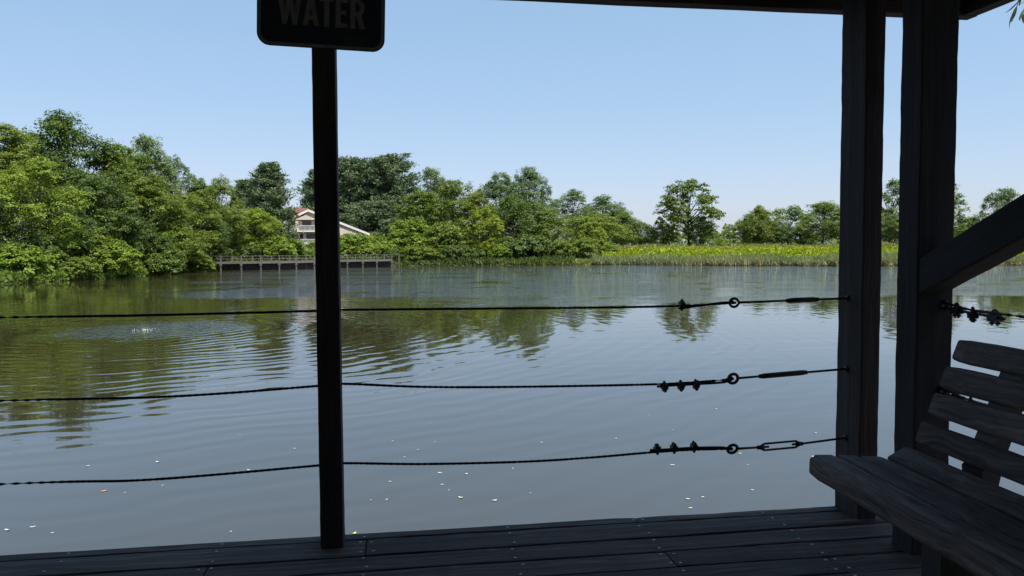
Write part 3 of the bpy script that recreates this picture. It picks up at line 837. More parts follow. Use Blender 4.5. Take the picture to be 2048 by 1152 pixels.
# ------------------------------------------------------------------ boardwalk on the far bank
M_grey = simple('grey_weathered_timber', (0.12, 0.11, 0.10), 0.85, 0, 0.25, 3)
M_under = simple('dark_timber_and_shade', (0.045, 0.04, 0.035), 0.9, 0, 0.25, 3)  # dark timber tone, also the painted shade under the boardwalk
def make_boardwalk():
    pxs = [398, 442, 483, 522, 559, 593, 629, 663, 695, 726, 754, 784]
    wat = [541.5, 541, 540.6, 540, 539.4, 538.6, 537.6, 536.2, 535.2, 534.6, 534, 533.4]
    pts = [atz(a, b, WATER_Z) for a, b in zip(pxs, wat)]
    root = empty('boardwalk', tuple(pts[5]), 'long grey wooden boardwalk with railing along the far shore', 'boardwalk')
    fr = [(float(p[0]), float(p[1])) for p in pts]
    back = [(x + 0.25, y + 2.0) for x, y in fr]
    zd, zr = -0.30, 0.46
    rg = random.Random(3)
    for i, (x, y) in enumerate(fr):
        m = MB(); m.box(-.085, .085, -.085, .085, -1.0 + WATER_Z - y * 0, zr + 0.14 + rg.uniform(-.04, .04))
        m.box(-.16, .16, -.14, .115, zd - .62, zd - .28)
        m.build('post', M_grey, root, mw=Matrix.Translation((x, y, 0)))
    for i, (x, y) in enumerate(back):
        m = MB(); m.box(-.09, .09, -.09, .09, -2.6, zr + 0.08); m.build('rear_post', M_grey, root, mw=Matrix.Translation((x + 0.9, y, 0)))
    for i in range(len(fr) - 1):
        for line, dy in ((fr, 0), (back, 0)):
            a, b = line[i], line[i + 1]
            if line is fr:
                v = [(a[0], a[1], zd), (b[0], b[1], zd), (back[i + 1][0], back[i + 1][1], zd), (back[i][0], back[i][1], zd)]
                m = MB(); m.add(v + [(x, y, z - .08) for x, y, z in v], [(0, 1, 2, 3), (7, 6, 5, 4), (0, 4, 5, 1), (2, 6, 7, 3)]); m.build('walkway_span', M_grey, root)
                timber('edge_beam', (a[0], a[1] - .05, zd - .2), (b[0], b[1] - .05, zd - .17), .1, .22, M_grey, root, seg=2, jit=0)
            off = -.02
            timber('rail', (a[0], a[1] + off, zr), (b[0], b[1] + off, zr), .08, .05, M_grey, root, seg=2, jit=0)
            timber('rail', (a[0], a[1] + off, (zr + zd) / 2), (b[0], b[1] + off, (zr + zd) / 2), .04, .045, M_grey, root, seg=2, jit=0)
        a, b = back[i], back[i + 1]
        timber('under_deck_shade', (a[0], a[1] - .7, -1.05), (b[0], b[1] - .7, -1.05), .08, 1.3, M_under, root, seg=2, jit=0)  # dark board that paints in the shade below the walkway
make_boardwalk()

# concrete outlet on the far right shore
M_conc = simple('concrete', (0.42, 0.36, 0.27), 0.9, 0, 0.2, 4)
def make_outlet():
    a = atz(1603, 531.2, WATER_Z); b = atz(1637, 531.2, WATER_Z)
    root = empty('outlet_box', tuple((a + b) / 2), 'low tan and dark box at the water edge of the far right reeds', 'outlet')
    ya = float(min(a[1], b[1])) - 0.6; x0, x1 = float(a[0]), float(b[0]); xm = x0 + (x1 - x0) * 0.58
    m = MB(); m.box(xm, x1, ya, ya + 1.2, -1.9, -0.88); m.build('block', M_conc, root)
    m = MB(); m.box(x0, xm - 0.25, ya - .1, ya + 1.2, -1.9, -0.98); m.box(xm - .249, xm - .01, ya + .3, ya + 1.1, -1.9, -1.2); m.build('grate', M_under, root)
    m = MB(); m.box(x0 - .1, x1 + .1, ya - .2, ya + 1.3, -0.879, -0.80); m.build('lid', M_conc, root)
make_outlet()

# ------------------------------------------------------------------ aerator and floating bits
M_foam = simple('white_foam', (0.45, 0.45, 0.44), 0.5, 0, 0.05, 30)
def make_boil(px, py, rx, ry, n, label, seed, hmax):
    c = atz(px, py, WATER_Z); rg = random.Random(seed)
    root = empty('aerator_boil', tuple(c), label, 'aerator')
    m = MB()
    for i in range(n):
        r_ = abs(rg.gauss(0, 0.42)); a = rg.uniform(0, 6.28)
        x, y = math.cos(a) * r_ * rx, math.sin(a) * r_ * ry
        s = rg.uniform(.012, .04); h = max(0.004, hmax * (1 - r_ * 1.2)) * rg.uniform(.1, 1)
        z0 = -0.02
        vv = [(x + math.cos(k * 1.2566) * s * rg.uniform(.7, 1.3), y + math.sin(k * 1.2566) * s * rg.uniform(.7, 1.3), z0) for k in range(5)] + [(x, y, z0 + .02 + h)]
        m.add(vv, [(k, (k + 1) % 5, 5) for k in range(5)])
    o = m.build('foam', M_foam, root, True, Matrix.Translation(tuple(c)))
make_boil(290, 659, 1.5, 1.5, 60, 'white bubbling boil of the submerged aerator at the left of the lake', 1, 0.022)

M_petal = [simple('pale_petal', (0.55, 0.53, 0.46), 0.6, 0, 0.1, 50), simple('yellow_leaf', (0.5, 0.5, 0.12), 0.6, 0, 0.1, 50), simple('brown_leaf', (0.45, 0.28, 0.18), 0.6, 0, 0.1, 50)]
def petal_mesh(seed):
    rg = random.Random(seed); n = 8; vv = [(0, 0, 0.006)]
    for k in range(n):
        a = 6.283 * k / n; vv.append((math.cos(a) * .030 * rg.uniform(.8, 1.15), math.sin(a) * .014 * rg.uniform(.8, 1.2), 0.003 + .008 * abs(math.cos(a)) * rg.uniform(.3, 1)))
    return mesh('floating_petal', vv, [(0, k + 1, (k + 1) % n + 1) for k in range(n)], True)
PM = [[petal_mesh(10 * c + k) for k in range(3)] for c in range(3)]
for c in range(3):
    for me in PM[c]: me.materials.append(M_petal[c])
SPOTS = [(175, 932, 0, 1), (315, 924, 0, 1.3), (208, 982, 2, 1.3), (326, 971, 2, .8), (14, 1060, 0, 1.2), (65, 1054, 0, 1), (104, 1066, 0, .7), (462, 1063, 0, .6), (497, 940, 1, 1.1),
         (589, 897, 0, .9), (785, 882, 0, .7), (870, 883, 0, .5), (836, 899, 0, .7), (809, 914, 0, .7), (880, 946, 0, 1.1), (932, 948, 0, 1), (780, 963, 1, .9), (884, 969, 0, .8),
         (921, 995, 0, 1.2), (989, 1001, 0, 1.2), (773, 999, 0, .7), (742, 1000, 0, .5), (708, 1067, 1, 1.2), (1025, 937, 0, .6), (897, 980, 0, .5), (1061, 986, 0, .5), (1083, 885, 0, .8),
         (1231, 877, 0, .9), (1376, 998, 0, 1), (1405, 994, 0, .8), (1381, 1016, 1, .9), (1505, 980, 0, .8), (1345, 930, 0, 1.1), (1297, 832, 0, .5), (1479, 907, 1, 1.1), (1432, 818, 0, .9),
         (1346, 860, 0, .6), (1631, 866, 0, .9), (1625, 913, 0, 1), (1496, 930, 0, .6), (1500, 820, 0, .5), (1005, 820, 0, .5), (860, 845, 0, .5), (480, 870, 0, .5), (250, 985, 0, .5), (1660, 820, 0, .5)]
for i, (px, py, c, s) in enumerate(SPOTS):
    p = atz(px, py, WATER_Z + 0.002); rg = random.Random(i)
    o = bpy.data.objects.new('floating_petal', PM[c][i % 3]); COL.objects.link(o)
    o.location = tuple(p); o.rotation_euler = (0, 0, rg.uniform(-.8, .8)); o.scale = (s * .8, s * .8, s * .8)
    lab = {2: 'larger brown curled leaf floating at the left under the bottom cable', 3: 'small brown leaf floating right of the larger brown leaf at the left', 8: 'yellow green leaf floating just at the bottom cable left of the sign post',
           16: 'yellowish leaf floating right of the sign post below the bottom cable', 22: 'yellow leaf floating against the deck edge beside the sign post', 30: 'yellowish leaf floating near the deck edge in the middle right',
           34: 'yellow leaf floating just below the open turnbuckle'}.get(i)
    tag(o, lab or ('small pale petal floating on the calm water near the deck', 'yellowish leaf floating on the calm water near the deck', 'brown curled leaf floating on the water at the left')[c],
        'petal' if c == 0 else 'leaf', ('pale petals floating on the water', 'yellow leaves floating on the water', 'brown leaves floating on the water')[c])

# ------------------------------------------------------------------ deck
deck = empty('deck', (0, 0, 0), kind='structure')
ROWS = [(2.985, 2.931), (2.922, 2.773), (2.764, 2.636), (2.627, 2.495)]
y = 2.486
while y > -2.2:
    ROWS.append((y, y - 0.131)); y -= 0.140
X0, X1 = -5.2, 2.03
JO = [-4.45, -3.91, -3.37, -2.83, -2.29, -1.75, -1.21, -0.67, -0.13, 0.41, 0.95, 1.50, 2.0]
JOINT = {0: [-1.75, 0.95], 1: [-0.13], 2: [-0.9 + 0.23 ], 3: [0.95, -2.29]}
rgd = random.Random(11)
nails = MB()
def nail(x, y, z):
    n = 8; r_ = 0.0048
    nails.add([(x + math.cos(6.283 * k / n) * r_ * 1.15, y + math.sin(6.283 * k / n) * r_, z) for k in range(n)] + [(x, y, z + 0.002)], [(k, (k + 1) % n, n) for k in range(n)])
for i, (ya, yb) in enumerate(ROWS):
    cuts = [X0] + sorted(JOINT.get(i, rgd.sample(JO[1:-1], 2))) + [X1]
    for k in range(len(cuts) - 1):
        a, b = cuts[k] + 0.0025, cuts[k + 1] - 0.0025
        z = -0.02 + rgd.uniform(-.002, .002)
        timber('plank', (a, (ya + yb) / 2, z), (b, (ya + yb) / 2, z), ya - yb, 0.038, M_deck, deck, rnd=0.004, seg=30, jit=0.0011, seed=i * 10 + k)
    for xj in JO:
        if xj < -2.6 and i > 6: continue
        near = [c for c in cuts[1:-1] if abs(c - xj) < 0.02]
        for xx in ([xj - .022, xj + .022] if near else [xj]):
            for yy in ((ya + yb) / 2 - (ya - yb) * .29, (ya + yb) / 2 + (ya - yb) * .29) if ya - yb > .1 else ((ya + yb) / 2,):
                nail(xx + rgd.uniform(-.012, .012), yy + rgd.uniform(-.006, .006), 0.0005)
tag(nails.build('nail_heads', M_nail, deck), kind='stuff')
for xj in JO[::1]:
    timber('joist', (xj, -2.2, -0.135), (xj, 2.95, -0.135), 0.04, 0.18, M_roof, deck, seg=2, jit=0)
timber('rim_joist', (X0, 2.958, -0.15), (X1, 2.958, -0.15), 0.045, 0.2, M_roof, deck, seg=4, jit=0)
for xx in (-4.9, -2.6, -0.3, 1.8):
    for yy in (2.7, 0.2, -2.0):
        mb = MB(); mb.tube([(xx, yy, -3.0), (xx, yy, -0.24)], 0.11, 12); mb.build('pile', M_roof, deck, True)

# ------------------------------------------------------------------ railing posts, sign
rp = empty('railing_post', (-0.2545, 2.905, 0), 'slim square wooden railing post that carries the sign', 'post')
timber('shaft', (-0.2545, 2.905, -0.3), (-0.2545, 2.905, 2.42), 0.089, 0.083, M_post, rp, upv=(1, 0, 0), rnd=0.005, seg=60, jit=0.0007, seed=3)
cp = empty('corner_post', (1.874, 2.895, 0), 'square wooden corner post where the cables with turnbuckles end', 'post')
timber('shaft', (1.874, 2.895, -0.3), (1.874, 2.895, 2.42), 0.172, 0.082, M_post, cp, upv=(1, 0, 0), rnd=0.006, seg=70, jit=0.0012, seed=8)

def rrect(w, h, r_, n=8):
    pts = []
    for cx, cz, a0 in ((1, 1, 0), (-1, 1, 90), (-1, -1, 180), (1, -1, 270)):
        for k in range(n + 1):
            a = R(a0 + 90 * k / n); pts.append((cx * (w / 2 - r_) + r_ * math.cos(a), cz * (h / 2 - r_) + r_ * math.sin(a)))
    return pts
M_signface = simple('sign_face_green', (0.010, 0.014, 0.042), 0.5, 0, 0.25, 9)
M_signwhite = simple('sign_lettering', (0.17, 0.165, 0.18), 0.5, 0, 0.2, 30)
M_sticker = simple('green_sticker', (0.012, 0.06, 0.028), 0.5, 0, 0.2, 60)
M_sticker2 = simple('faded_sticker', (0.022, 0.024, 0.03), 0.6, 0, 0.2, 60)
SGN_W, SGN_H = 0.447, 0.56
sgn_c = Vector((-0.2520, 2.8585, 1.826 + SGN_H / 2))
sg = empty('water_sign', sgn_c, 'dark metal sign with rounded corners reading WATER at the top of the post', 'sign')
SM = Matrix.Translation(sgn_c) @ Matrix.Rotation(R(1.6), 4, 'Y') @ Matrix.Rotation(R(1.2), 4, 'Z')
m = MB(); pts = rrect(SGN_W, SGN_H, 0.045); m.prism(pts, -0.004, -0.001); m.build('panel', M_signface, sg, mw=SM)
m = MB(); o_ = rrect(SGN_W - .006, SGN_H - .006, 0.043); i_ = rrect(SGN_W - .028, SGN_H - .028, 0.033); n = len(o_)
m.add([(x, -0.0052, z) for x, z in o_] + [(x, -0.0052, z) for x, z in i_] + [(x, -0.0042, z) for x, z in o_] + [(x, -0.0042, z) for x, z in i_],
      [(k, (k + 1) % n, (k + 1) % n + n, k + n) for k in range(n)] + [(k, k + 2 * n, (k + 1) % n + 2 * n, (k + 1) % n) for k in range(n)] + [(k + n, (k + 1) % n + n, (k + 1) % n + 3 * n, k + 3 * n) for k in range(n)])
m.build('border', M_signwhite, sg, mw=SM)
# stencil-like condensed capitals built from strokes; unit cell 1 high
def letter(ch, w, t):
    q = lambda *p: list(p)
    if ch == 'W': return [q((0, 1), (t, 1), (w * .30 + t * .35, 0), (w * .30 - t * .45, 0)), q((w * .5 - t * .5, 1), (w * .5 + t * .5, 1), (w * .30 + t * .35, 0), (w * .30 - t * .45, 0)),
                          q((w * .5 - t * .5, 1), (w * .5 + t * .5, 1), (w * .70 + t * .45, 0), (w * .70 - t * .35, 0)), q((w - t, 1), (w, 1), (w * .70 + t * .45, 0), (w * .70 - t * .35, 0))]
    if ch == 'A': return [q((0, 0), (t, 0), (w / 2 + t * .35, 1), (w / 2 - t * .5, 1)), q((w - t, 0), (w, 0), (w / 2 + t * .5, 1), (w / 2 - t * .35, 1)), q((w * .22, .2), (w * .78, .2), (w * .72, .34), (w * .28, .34))]
    if ch == 'T': return [q((w / 2 - t / 2, 0), (w / 2 + t / 2, 0), (w / 2 + t / 2, .85), (w / 2 - t / 2, .85)), q((0, .85), (w, .85), (w, 1), (0, 1))]
    if ch == 'E': return [q((0, 0), (t, 0), (t, 1), (0, 1)), q((t, 0), (w, 0), (w, .15), (t, .15)), q((t, .45), (w * .86, .45), (w * .86, .59), (t, .59)), q((t, .85), (w, .85), (w, 1), (t, 1))]
    if ch == 'R':
        arc = []
        for k in range(9):
            a = R(90 - 180 * k / 8); arc.append((w * .55 + w * .45 * math.cos(a), .72 + .28 * math.sin(a)))
        inn = []
        for k in range(9):
            a = R(90 - 180 * k / 8); inn.append((w * .50 + (w * .5 - t) * math.cos(a), .72 + .15 * math.sin(a)))
        out = [q((0, 0), (t, 0), (t, 1), (0, 1)), q((t, .87), (inn[0][0], .87), (arc[0][0], 1), (t, 1)), q((t, .44), (arc[-1][0], .44), (inn[-1][0], .57), (t, .57))]
        for k in range(8): out.append(q(inn[k], inn[k + 1], arc[k + 1], arc[k]))
        out.append(q((w * .42, .44), (w - t, 0), (w + t * .12, 0), (w * .42 + t, .46)))
        return out
lh = 0.105; cur = -0.153; zb = -SGN_H / 2 + 0.078
for ch, w in (('W', .084), ('A', .057), ('T', .046), ('E', .044), ('R', .051)):
    m = MB()
    for idx, s in enumerate(letter(ch, w, 0.018)):
        dy = -0.0048 - 0.00012 * idx
        p2 = [(cur + x, zb + z * lh) for x, z in s]
        ar = sum(p2[k][0] * p2[(k + 1) % 4][1] - p2[(k + 1) % 4][0] * p2[k][1] for k in range(4))
        if ar < 0: p2.reverse()
        m.prism(p2, dy, -0.0041)
    m.build('letter', M_signwhite, sg, mw=SM); cur += w + (0.003 if ch in 'WA' else 0.008)
m = MB(); m.box(0.083, 0.116, -0.0046, -0.0041, -SGN_H / 2 + .018, -SGN_H / 2 + .049); st = m.build('sticker', M_sticker, sg, mw=SM)
m = MB()
for a, b in (((.088, .024), (.094, .043)), ((.105, .024), (.111, .043))): m.prism([(a[0], -SGN_H / 2 + a[1]), (b[0], -SGN_H / 2 + a[1]), (b[0], -SGN_H / 2 + b[1]), (a[0], -SGN_H / 2 + b[1])], -.0050, -.0047)
m.prism([(.088, -SGN_H / 2 + .043), (.105, -SGN_H / 2 + .024), (.111, -SGN_H / 2 + .024), (.094, -SGN_H / 2 + .043)], -.0053, -.00505)
m.build('sticker_mark', M_signface, st, mw=SM)
m = MB(); m.box(0.117, 0.163, -0.0045, -0.0041, -SGN_H / 2 + .02, -SGN_H / 2 + .046); m.build('faded_sticker', M_sticker2, sg, mw=SM)

# ------------------------------------------------------------------ cables with clips, eyes and turnbuckles
def spline(pts, n=40):
    pts = [np.array(p, float) for p in pts]; out = []
    for i in range(len(pts) - 1):
        p0, p1, p2, p3 = pts[max(i - 1, 0)], pts[i], pts[i + 1], pts[min(i + 2, len(pts) - 1)]
        m_ = max(2, int(np.linalg.norm(p2 - p1) * n))
        for k in range(m_):
            t = k / m_
            out.append(0.5 * ((2 * p1) + (-p0 + p2) * t + (2 * p0 - 5 * p1 + 4 * p2 - p3) * t * t + (-p0 + 3 * p1 - 3 * p2 + p3) * t ** 3))
    out.append(pts[-1])
    return out

def clip_mesh():
    """wire-rope clip: U-bolt over the rope (rope along X), saddle and two nuts below (-Z)"""
    m = MB()
    m.torus((0, 0, 0.004), (0, 1, 0), (0, 0, 1), 0.0095, 0.0036, 12, 6, 0, math.pi)
    for s in (-1, 1):
        m.tube([(0, s * .0095, .004), (0, s * .0095, -.030)], 0.0036, 6)
        m.tube([(0, s * .0095, -.019), (0, s * .0095, -.026)], 0.0075, 6)
    m.prism([(-.011, -.018), (.011, -.018), (.012, -.006), (.008, .002), (-.008, .002), (-.012, -.006)], -.0165, .0165)
    return mesh('wire_clip', m.v, m.f, False)
CLIP = clip_mesh(); CLIP.materials.append(M_black)

def eye_mesh(open_=False):
    m = MB()
    if open_:
        m.torus((-0.023, 0, 0), (1, 0, 0), (0, 0, 1), 0.0185, 0.0054, 22, 8, R(18), R(342), 0.92)
        m.tube([(-0.0055, 0, .0045), (.004, 0, 0)], .0046, 8); m.tube([(-0.0055, 0, -.0045), (.004, 0, 0)], .0046, 8)
    else:
        m.torus((-0.0215, 0, 0), (1, 0, 0), (0, 0, 1), 0.0200, 0.0064, 26, 8)
    m.tube([(0, 0, 0), (.03, 0, 0)], .0052, 8)
    return mesh('eye_bolt', m.v, m.f, True)
EYES = [eye_mesh(False), eye_mesh(True)]
for e in EYES: e.materials.append(M_black)

def turn_mesh(L, gap, br=0.0072):
    m = MB()
    for s in (-1, 1):
        m.tube([(.012, 0, s * .004), (.03, 0, s * gap), (L - .03, 0, s * gap), (L - .012, 0, s * .004)], br, 8)
    m.tube([(0, 0, 0), (.028, 0, 0)], .0088, 8); m.tube([(L - .028, 0, 0), (L, 0, 0)], .0088, 8)
    m.tube([(.02, 0, 0), (.05, 0, 0)], .0048, 8); m.tube([(L - .045, 0, 0), (L - .02, 0, 0)], .0048, 8)
    return mesh('turnbuckle', m.v, m.f, True)

YR = 2.905
CABLES = [
    dict(L=[(-5.6, .93), (-3.2, .882), (-1.376, .875), (-.847, .874), (-.29, .879), (-.199, .881), (.386, .876), (.781, .873), (1.118, .874), (1.345, .8825)],
         clips=[(1.118, 200, 6)], eye=(1.36, .8835, 1), tb=(1.564, 1.70, 0.010, 78), end=(1.832, .8935),
         label='top cable of the front railing, with a single clip and an open eye'),
    dict(L=[(-5.6, .64), (-3.2, .59), (-1.386, .581), (-.804, .577), (-.289, .599), (-.198, .603), (.097, .582), (.482, .570), (1.006, .563), (1.252, .569), (1.338, .5745)],
         clips=[(1.046, 0, 0), (1.115, -30, 0), (1.178, -40, 0)], eye=(1.357, .5765, 0), tb=(1.448, 1.655, 0.008, 70), end=(1.832, .601),
         label='middle cable of the front railing, with three clips hanging down'),
    dict(L=[(-5.6, .33), (-3.2, .285), (-1.397, .284), (-.898, .275), (-.291, .299), (-.198, .302), (.094, .285), (.481, .276), (.75, .280), (.986, .289), (1.16, .292), (1.262, .290), (1.337, .2885)],
         clips=[(1.018, 165, 0), (1.088, 180, 0), (1.172, 185, 0)], eye=(1.357, .288, 0), tb=(1.443, 1.64, 0.014, 8), end=(1.832, .3125),
         label='bottom cable of the front railing, with three upright clips and an open turnbuckle'),
]
def rot_place(p, d, roll):
    d = Vector(d).normalized(); mtx, _ = frame(p, Vector(p) + d, (0, 0, 1)); return mtx @ Matrix.Rotation(R(roll), 4, 'X')
for ci, c in enumerate(CABLES):
    root = empty('railing_cable', (0.0, YR, c['L'][3][1]), c['label'], 'cable', 'cables of the front railing')
    p3 = [(x, YR, z) for x, z in c['L']]
    mb = MB(); sp = spline(p3, 46); mb.tube(sp, 0.0053, 12, twist=70, lob=0.012); mb.build('rope', M_wire, root, True)
    ex, ez, op = c['eye']
    clx = [q[0] for q in c['clips']]
    zat = lambda x: float(np.interp(x, [q[0] for q in c['L']], [q[1] for q in c['L']]))
    tail = [(min(clx) - (.03 if ci else .004), YR, zat(min(clx) - .03) - .010 + (.020 if ci == 2 else 0))]
    for x in clx: tail.append((x, YR, zat(x) - 0.009 + (.017 if ci == 2 else 0)))
    tail.append((ex - .06, YR, zat(ex - .06) - .010 + (.016 if ci == 2 else .014 if ci == 0 else 0)))
    tail += [(ex - .026, YR, ez - 0.004), (ex - .03, YR, ez + .006), (ex - .05, YR, zat(ex - .05))]
    mb = MB(); mb.tube(spline(tail, 120), 0.0050, 10, twist=70, lob=.012); mb.build('rope_tail', M_wire, root, True)
    for x, roll, yaw in c['clips']:
        o = bpy.data.objects.new('wire_clip', CLIP); COL.objects.link(o); o.parent = root
        w = rot_place((x, YR, zat(x) + (.004 if ci == 2 else -.004)), (1, 0, (zat(x + .02) - zat(x - .02)) / .04), roll) @ Matrix.Rotation(R(yaw), 4, 'Z')
        o.matrix_basis = root.matrix_basis.inverted() @ w
    end = Vector((c['end'][0], YR, c['end'][1])); ep = Vector((ex, YR, ez))
    t0 = c['tb'][0]; zt0 = float(np.interp(t0, [ex, end.x], [ez, end.z])) - (.004 if ci == 2 else 0)
    t1 = c['tb'][1]; zt1 = float(np.interp(t1, [ex, end.x], [ez, end.z])) - (.006 if ci == 2 else 0)
    A, B = Vector((t0, YR, zt0)), Vector((t1, YR, zt1))
    o = bpy.data.objects.new('eye_bolt', EYES[op]); COL.objects.link(o); o.parent = root
    o.matrix_basis = root.matrix_basis.inverted() @ rot_place(ep, A - ep, 12 * ci)
    mb = MB(); mb.tube([ep, A + (B - A) * .1], 0.0048, 8); mb.build('eye_shank', M_black, root, True)
    tb = turn_mesh((B - A).length, c['tb'][2], .0046 if ci == 2 else .0098); tb.materials.append(M_black)
    o = bpy.data.objects.new('turnbuckle', tb); COL.objects.link(o); o.parent = root
    o.matrix_basis = root.matrix_basis.inverted() @ rot_place(A, B - A, c['tb'][3])
    mb = MB(); mb.tube(spline([B - (B - A) * .1, B, end, end + Vector((.03, 0, .004))], 60), 0.0048, 8); mb.build('hook_rod', M_black, root, True)
    mb = MB(); mb.tube([end + Vector((-.006, 0, 0)), end + Vector((.003, 0, 0))], 0.013, 10); mb.build('washer', M_black, root, True)

# side railing cables behind the bench
for ci, (za, zb_, lab) in enumerate(((.905, .885, 'top side railing cable behind the bench, with three clips'), (.60, .585, 'middle side railing cable behind the bench slats'), (.30, .29, 'lowest side railing cable behind the bench seat'))):
    XS = 1.905
    root = empty('railing_cable', (XS, 1.5, za), lab, 'cable', 'cables of the side railing')
    pts = [(XS, 2.438, za), (XS, 2.40, za - .004), (XS, 2.30, za - .016), (XS, 2.10, za - .02), (XS, 1.4, zb_ - .02), (XS, .2, zb_ - .01), (XS, -2.0, zb_ + .05)]
    mb = MB(); mb.tube(spline(pts, 40), 0.0055, 12, twist=70, lob=.012); mb.build('rope', M_wire, root, True)
    mb = MB(); mb.tube(spline([(XS, 2.435, za - .018), (XS, 2.40, za - .02), (XS, 2.32, za - .025), (XS, 2.20, za - .03), (XS, 2.165, za - .034)], 60), .0055, 10, twist=70, lob=.012); mb.build('rope_tail', M_wire, root, True)
    mb = MB(); mb.torus((XS, 2.435, za - .009), (0, 1, 0), (0, 0, 1), 0.014, .005, 20, 8); mb.build('eye_bolt', M_black, root, True)
    for yy, roll in ((2.375, 8), (2.30, -6), (2.205, 25)):
        o = bpy.data.objects.new('wire_clip', CLIP); COL.objects.link(o); o.parent = root
        zz = float(np.interp(yy, [1.4, 2.1, 2.3, 2.4], [zb_ - .02, za - .02, za - .016, za - .004])) - .006
        o.matrix_basis = root.matrix_basis.inverted() @ (rot_place((XS, yy, zz), (0, -1, 0.03), 0) @ Matrix.Rotation(R(70 + roll), 4, 'Z') @ Matrix.Scale(1.15, 4))

# ------------------------------------------------------------------ pavilion roof, roof post, brace
pv = empty('pavilion', (-1.2, 0.1, 0), 'dark timber pavilion roof over the deck with a thick roof post and slanting brace', 'pavilion')
EX0, EX1, EY0, EY1, EZ = -4.8, 2.625, -3.1, 3.255, 2.15
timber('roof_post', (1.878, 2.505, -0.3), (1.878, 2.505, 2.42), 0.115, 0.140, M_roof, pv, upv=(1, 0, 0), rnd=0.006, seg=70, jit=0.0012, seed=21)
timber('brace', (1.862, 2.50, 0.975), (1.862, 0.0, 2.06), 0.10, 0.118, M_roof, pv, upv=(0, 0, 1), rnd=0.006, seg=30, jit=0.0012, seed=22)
bw = 0.07
for a, b in (((EX0, EY1 - bw / 2), (EX1, EY1 - bw / 2)), ((EX0, EY0 + bw / 2), (EX1, EY0 + bw / 2))):
    timber('eave_board', (a[0], a[1], EZ + .07), (b[0], b[1], EZ + .07), bw, .14, M_post, pv, seg=40, jit=.0012, seed=31)
for x in (EX1 - bw / 2, EX0 + bw / 2):
    timber('eave_board', (x, EY0 + bw + .002, EZ + .071), (x, EY1 - bw - .002, EZ + .071), bw, .14, M_post, pv, seg=40, jit=.0012, seed=32)
# hipped roof deck: boards in four slopes
cx0, cx1, cyc, zt = -1.9, -0.3, (EY0 + EY1) / 2, EZ + 1.35
def slope(q0, q1, t0, t1, n):
    q0, q1, t0, t1 = map(Vector, (q0, q1, t0, t1))
    nrm = (q1 - q0).cross(t0 - q0).normalized() * 0.03
    for i in range(n):
        a, b = i / n, (i + 1) / n - 0.006
        v = [q0.lerp(t0, a), q1.lerp(t1, a), q1.lerp(t1, b), q0.lerp(t0, b)]
        m = MB(); m.add(v + [p + nrm for p in v], [(3, 2, 1, 0), (4, 5, 6, 7), (0, 1, 5, 4), (1, 2, 6, 5), (2, 3, 7, 6), (3, 0, 4, 7)])
        m.build('roof_board', M_roof, pv)
    m = MB(); v = [q0 + nrm * 1.1, q1 + nrm * 1.1, t1 + nrm * 1.1, t0 + nrm * 1.1]
    m.add(v + [p + nrm * .5 for p in v], [(3, 2, 1, 0), (4, 5, 6, 7), (0, 1, 5, 4), (1, 2, 6, 5), (2, 3, 7, 6), (3, 0, 4, 7)]); m.build('roof_covering', M_under, pv)
ez2 = EZ + .142
A_, B_, C_, D_ = (EX0, EY1, ez2), (EX1, EY1, ez2), (EX1, EY0, ez2), (EX0, EY0, ez2)
T0, T1 = (cx0, cyc, zt), (cx1, cyc, zt)
slope(B_, A_, T1, T0, 22); slope(D_, C_, T0, T1, 22); slope(C_, B_, T1, T1, 22); slope(A_, D_, T0, T0, 22)
for yb in (2.905, -2.6):
    timber('roof_beam', (EX0 + .2, yb, 2.50), (EX1 - .2, yb, 2.50), .09, .14, M_roof, pv, seg=4, jit=0)
for xb in (1.878, -4.2):
    timber('roof_beam', (xb, EY0 + .2, 2.36), (xb, EY1 - .2, 2.36), .12, .14, M_roof, pv, seg=4, jit=0)
for xp_ in (-4.2, 1.878):
    timber('roof_post', (xp_, -2.5, -0.3), (xp_, -2.5, 2.42), 0.115, 0.140, M_roof, pv, upv=(1, 0, 0), seg=10, seed=41)

# ------------------------------------------------------------------ bench
YB0, YB1 = 0.45, 2.30
bench = empty('bench', (1.55, 1.4, 0), 'weathered slatted wooden bench with reclined back along the side railing', 'bench')
def bslat(name, p, q, th, seed, rnd=0.009, side=1, ext=0.0):
    """slat whose top/front face runs from p to q (XZ), thickness th behind it"""
    p, q = Vector((p[0], 0, p[1])), Vector((q[0], 0, q[1]))
    d = q - p; w = d.length; d.normalize(); nrm = Vector((d.z, 0, -d.x)) * side     # points behind / below the face
    c = (p + q) / 2 + nrm * th / 2
    return timber(name, (c.x, YB1 + ext, c.z), (c.x, YB0, c.z), w, th, M_bench, bench, upv=tuple(-nrm), rnd=rnd, seg=34, jit=.0011, seed=seed, rnd_pts=3)
bslat('seat_slat', (1.330, .350), (1.332, .4165), .034, 51, 0.014, 1)
bslat('seat_slat', (1.350, .421), (1.420, .419), .036, 52, 0.008, 1, 0.004)
bslat('seat_slat', (1.428, .419), (1.502, .415), .036, 53)
bslat('seat_slat', (1.513, .412), (1.594, .405), .036, 54, 0.008, 1, 0.006)
bslat('seat_slat', (1.600, .404), (1.671, .443), .036, 55)
for k, (p, q) in enumerate((((1.697, .458), (1.722, .527)), ((1.740, .553), (1.766, .623)), ((1.776, .643), (1.808, .712)), ((1.820, .731), (1.847, .800)))):
    p = (p[0] - .0015, p[1] - .005)
    bslat('back_slat', p, q, .047, 60 + k, 0.012)
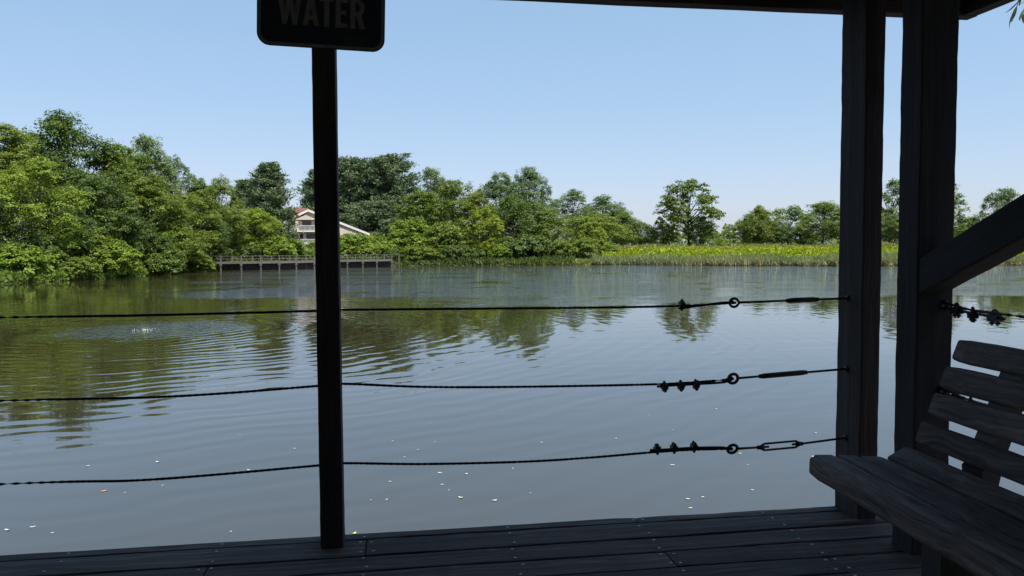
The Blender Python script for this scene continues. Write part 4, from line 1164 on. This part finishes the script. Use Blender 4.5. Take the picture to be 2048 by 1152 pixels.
for yb in (2.06, 0.72):
    m = MB(); sup = [(1.735, .40), (1.80, .40), (1.815, .455), (1.93, .765), (1.895, .778), (1.765, .43)]
    bp_ = [(1.727, .43), (1.742, .445), (1.874, .785), (1.91, .772), (1.80, .47), (1.775, .36), (1.735, .36)]
    m.prism(bp_[::-1], yb - .045, yb + .045); m.build('back_support', M_black, bench)
    m = MB(); m.prism([(1.375, .36), (1.385, .382), (1.600, .366), (1.70, .395), (1.735, .385), (1.735, .33), (1.60, .30), (1.40, .315)][::-1], yb - .044, yb + .044); m.build('seat_bearer', M_black, bench)
for yl in (1.70, 0.72):
    m = MB(); m.box(1.352, 1.412, yl - .045, yl + .03, 0.0, 0.382); m.build('leg', M_black, bench)
    m = MB(); m.box(1.70, 1.76, yl - .045, yl + .03, 0.0, 0.36); m.build('leg', M_black, bench)
    m = MB(); m.box(1.413, 1.699, yl - .035, yl + .02, .27, .325); m.build('seat_bearer', M_black, bench)

# the bench stands a few degrees askew to the deck boards
pivot = Vector((1.70, 2.30, 0))
rz_ = Matrix.Translation(pivot) @ Matrix.Rotation(R(-3.2), 4, 'Z') @ Matrix.Translation(-pivot)
bench.location = rz_ @ Vector((1.55, 1.4, 0)); bench.rotation_euler = (0, 0, R(-3.2))

# ------------------------------------------------------------------ willow twigs hanging in at the top right
def make_willow():
    root = empty('willow_tree', (6.2, 4.6, -1.6), 'narrow leaved twigs hanging into the top right corner', 'willow')
    mb = MB(); mb.tube(spline([(6.2, 4.6, -1.7), (6.1, 4.55, 0.5), (5.9, 4.5, 2.2), (5.3, 4.2, 3.4), (4.4, 3.9, 3.5)], 4), [0.14 - 0.11 * min(1, k / 26) for k in range(len(spline([(6.2, 4.6, -1.7), (6.1, 4.55, 0.5), (5.9, 4.5, 2.2), (5.3, 4.2, 3.4), (4.4, 3.9, 3.5)], 4)))], 8)
    mb.build('trunk', M_bark, root, True)
    tips = [[(4.4, 3.9, 3.5), (3.9, 3.75, 3.0), tuple(aty(2062, -40, 3.6)), tuple(aty(2034, 12, 3.6)), tuple(aty(2027, 26, 3.6))],
            [(4.4, 3.9, 3.5), (4.0, 3.75, 2.9), tuple(aty(2075, -30, 3.62)), tuple(aty(2052, 10, 3.62)), tuple(aty(2046, 24, 3.62))]]
    lv = []
    n = 7
    for k in range(n + 1):
        t = k / n; w = 0.0065 * math.sin(math.pi * min(1, t * 1.02)) ** 0.8 + .0004; bend = -0.016 * t * t
        lv += [(t * .066, -w, bend + .0015), (t * .066, 0, bend), (t * .066, w, bend + .0015)]
    lf = [(3 * k + j, 3 * k + j + 1, 3 * k + j + 4, 3 * k + j + 3) for k in range(n) for j in (0, 1)]
    lm = mesh('leaf', lv, lf, True)
    a = lm.attributes.new('tint', 'FLOAT', 'FACE'); a.data.foreach_set('value', [0.5] * len(lm.polygons))
    lm.materials.append(LM['pine'])
    rg = random.Random(4)
    for tp in tips:
        sp = spline(tp, 22); mb = MB(); mb.tube(sp, [0.006 - .0045 * k / (len(sp) - 1) for k in range(len(sp))], 6); mb.build('branch', M_bark, root, True)
        for k in [j for j in range(len(sp) // 2, len(sp) - 6, 2)] + list(range(len(sp) - 6, len(sp))):
            o = bpy.data.objects.new('leaf', lm); COL.objects.link(o); o.parent = root
            p = Vector(sp[k]); d = Vector((rg.uniform(-.55, .35), rg.uniform(-.4, .4), -rg.uniform(.5, 1.1)))
            o.matrix_basis = root.matrix_basis.inverted() @ (rot_place(p, d, rg.uniform(-180, 180)) @ Matrix.Scale(rg.uniform(.85, 1.25), 4))
make_willow()
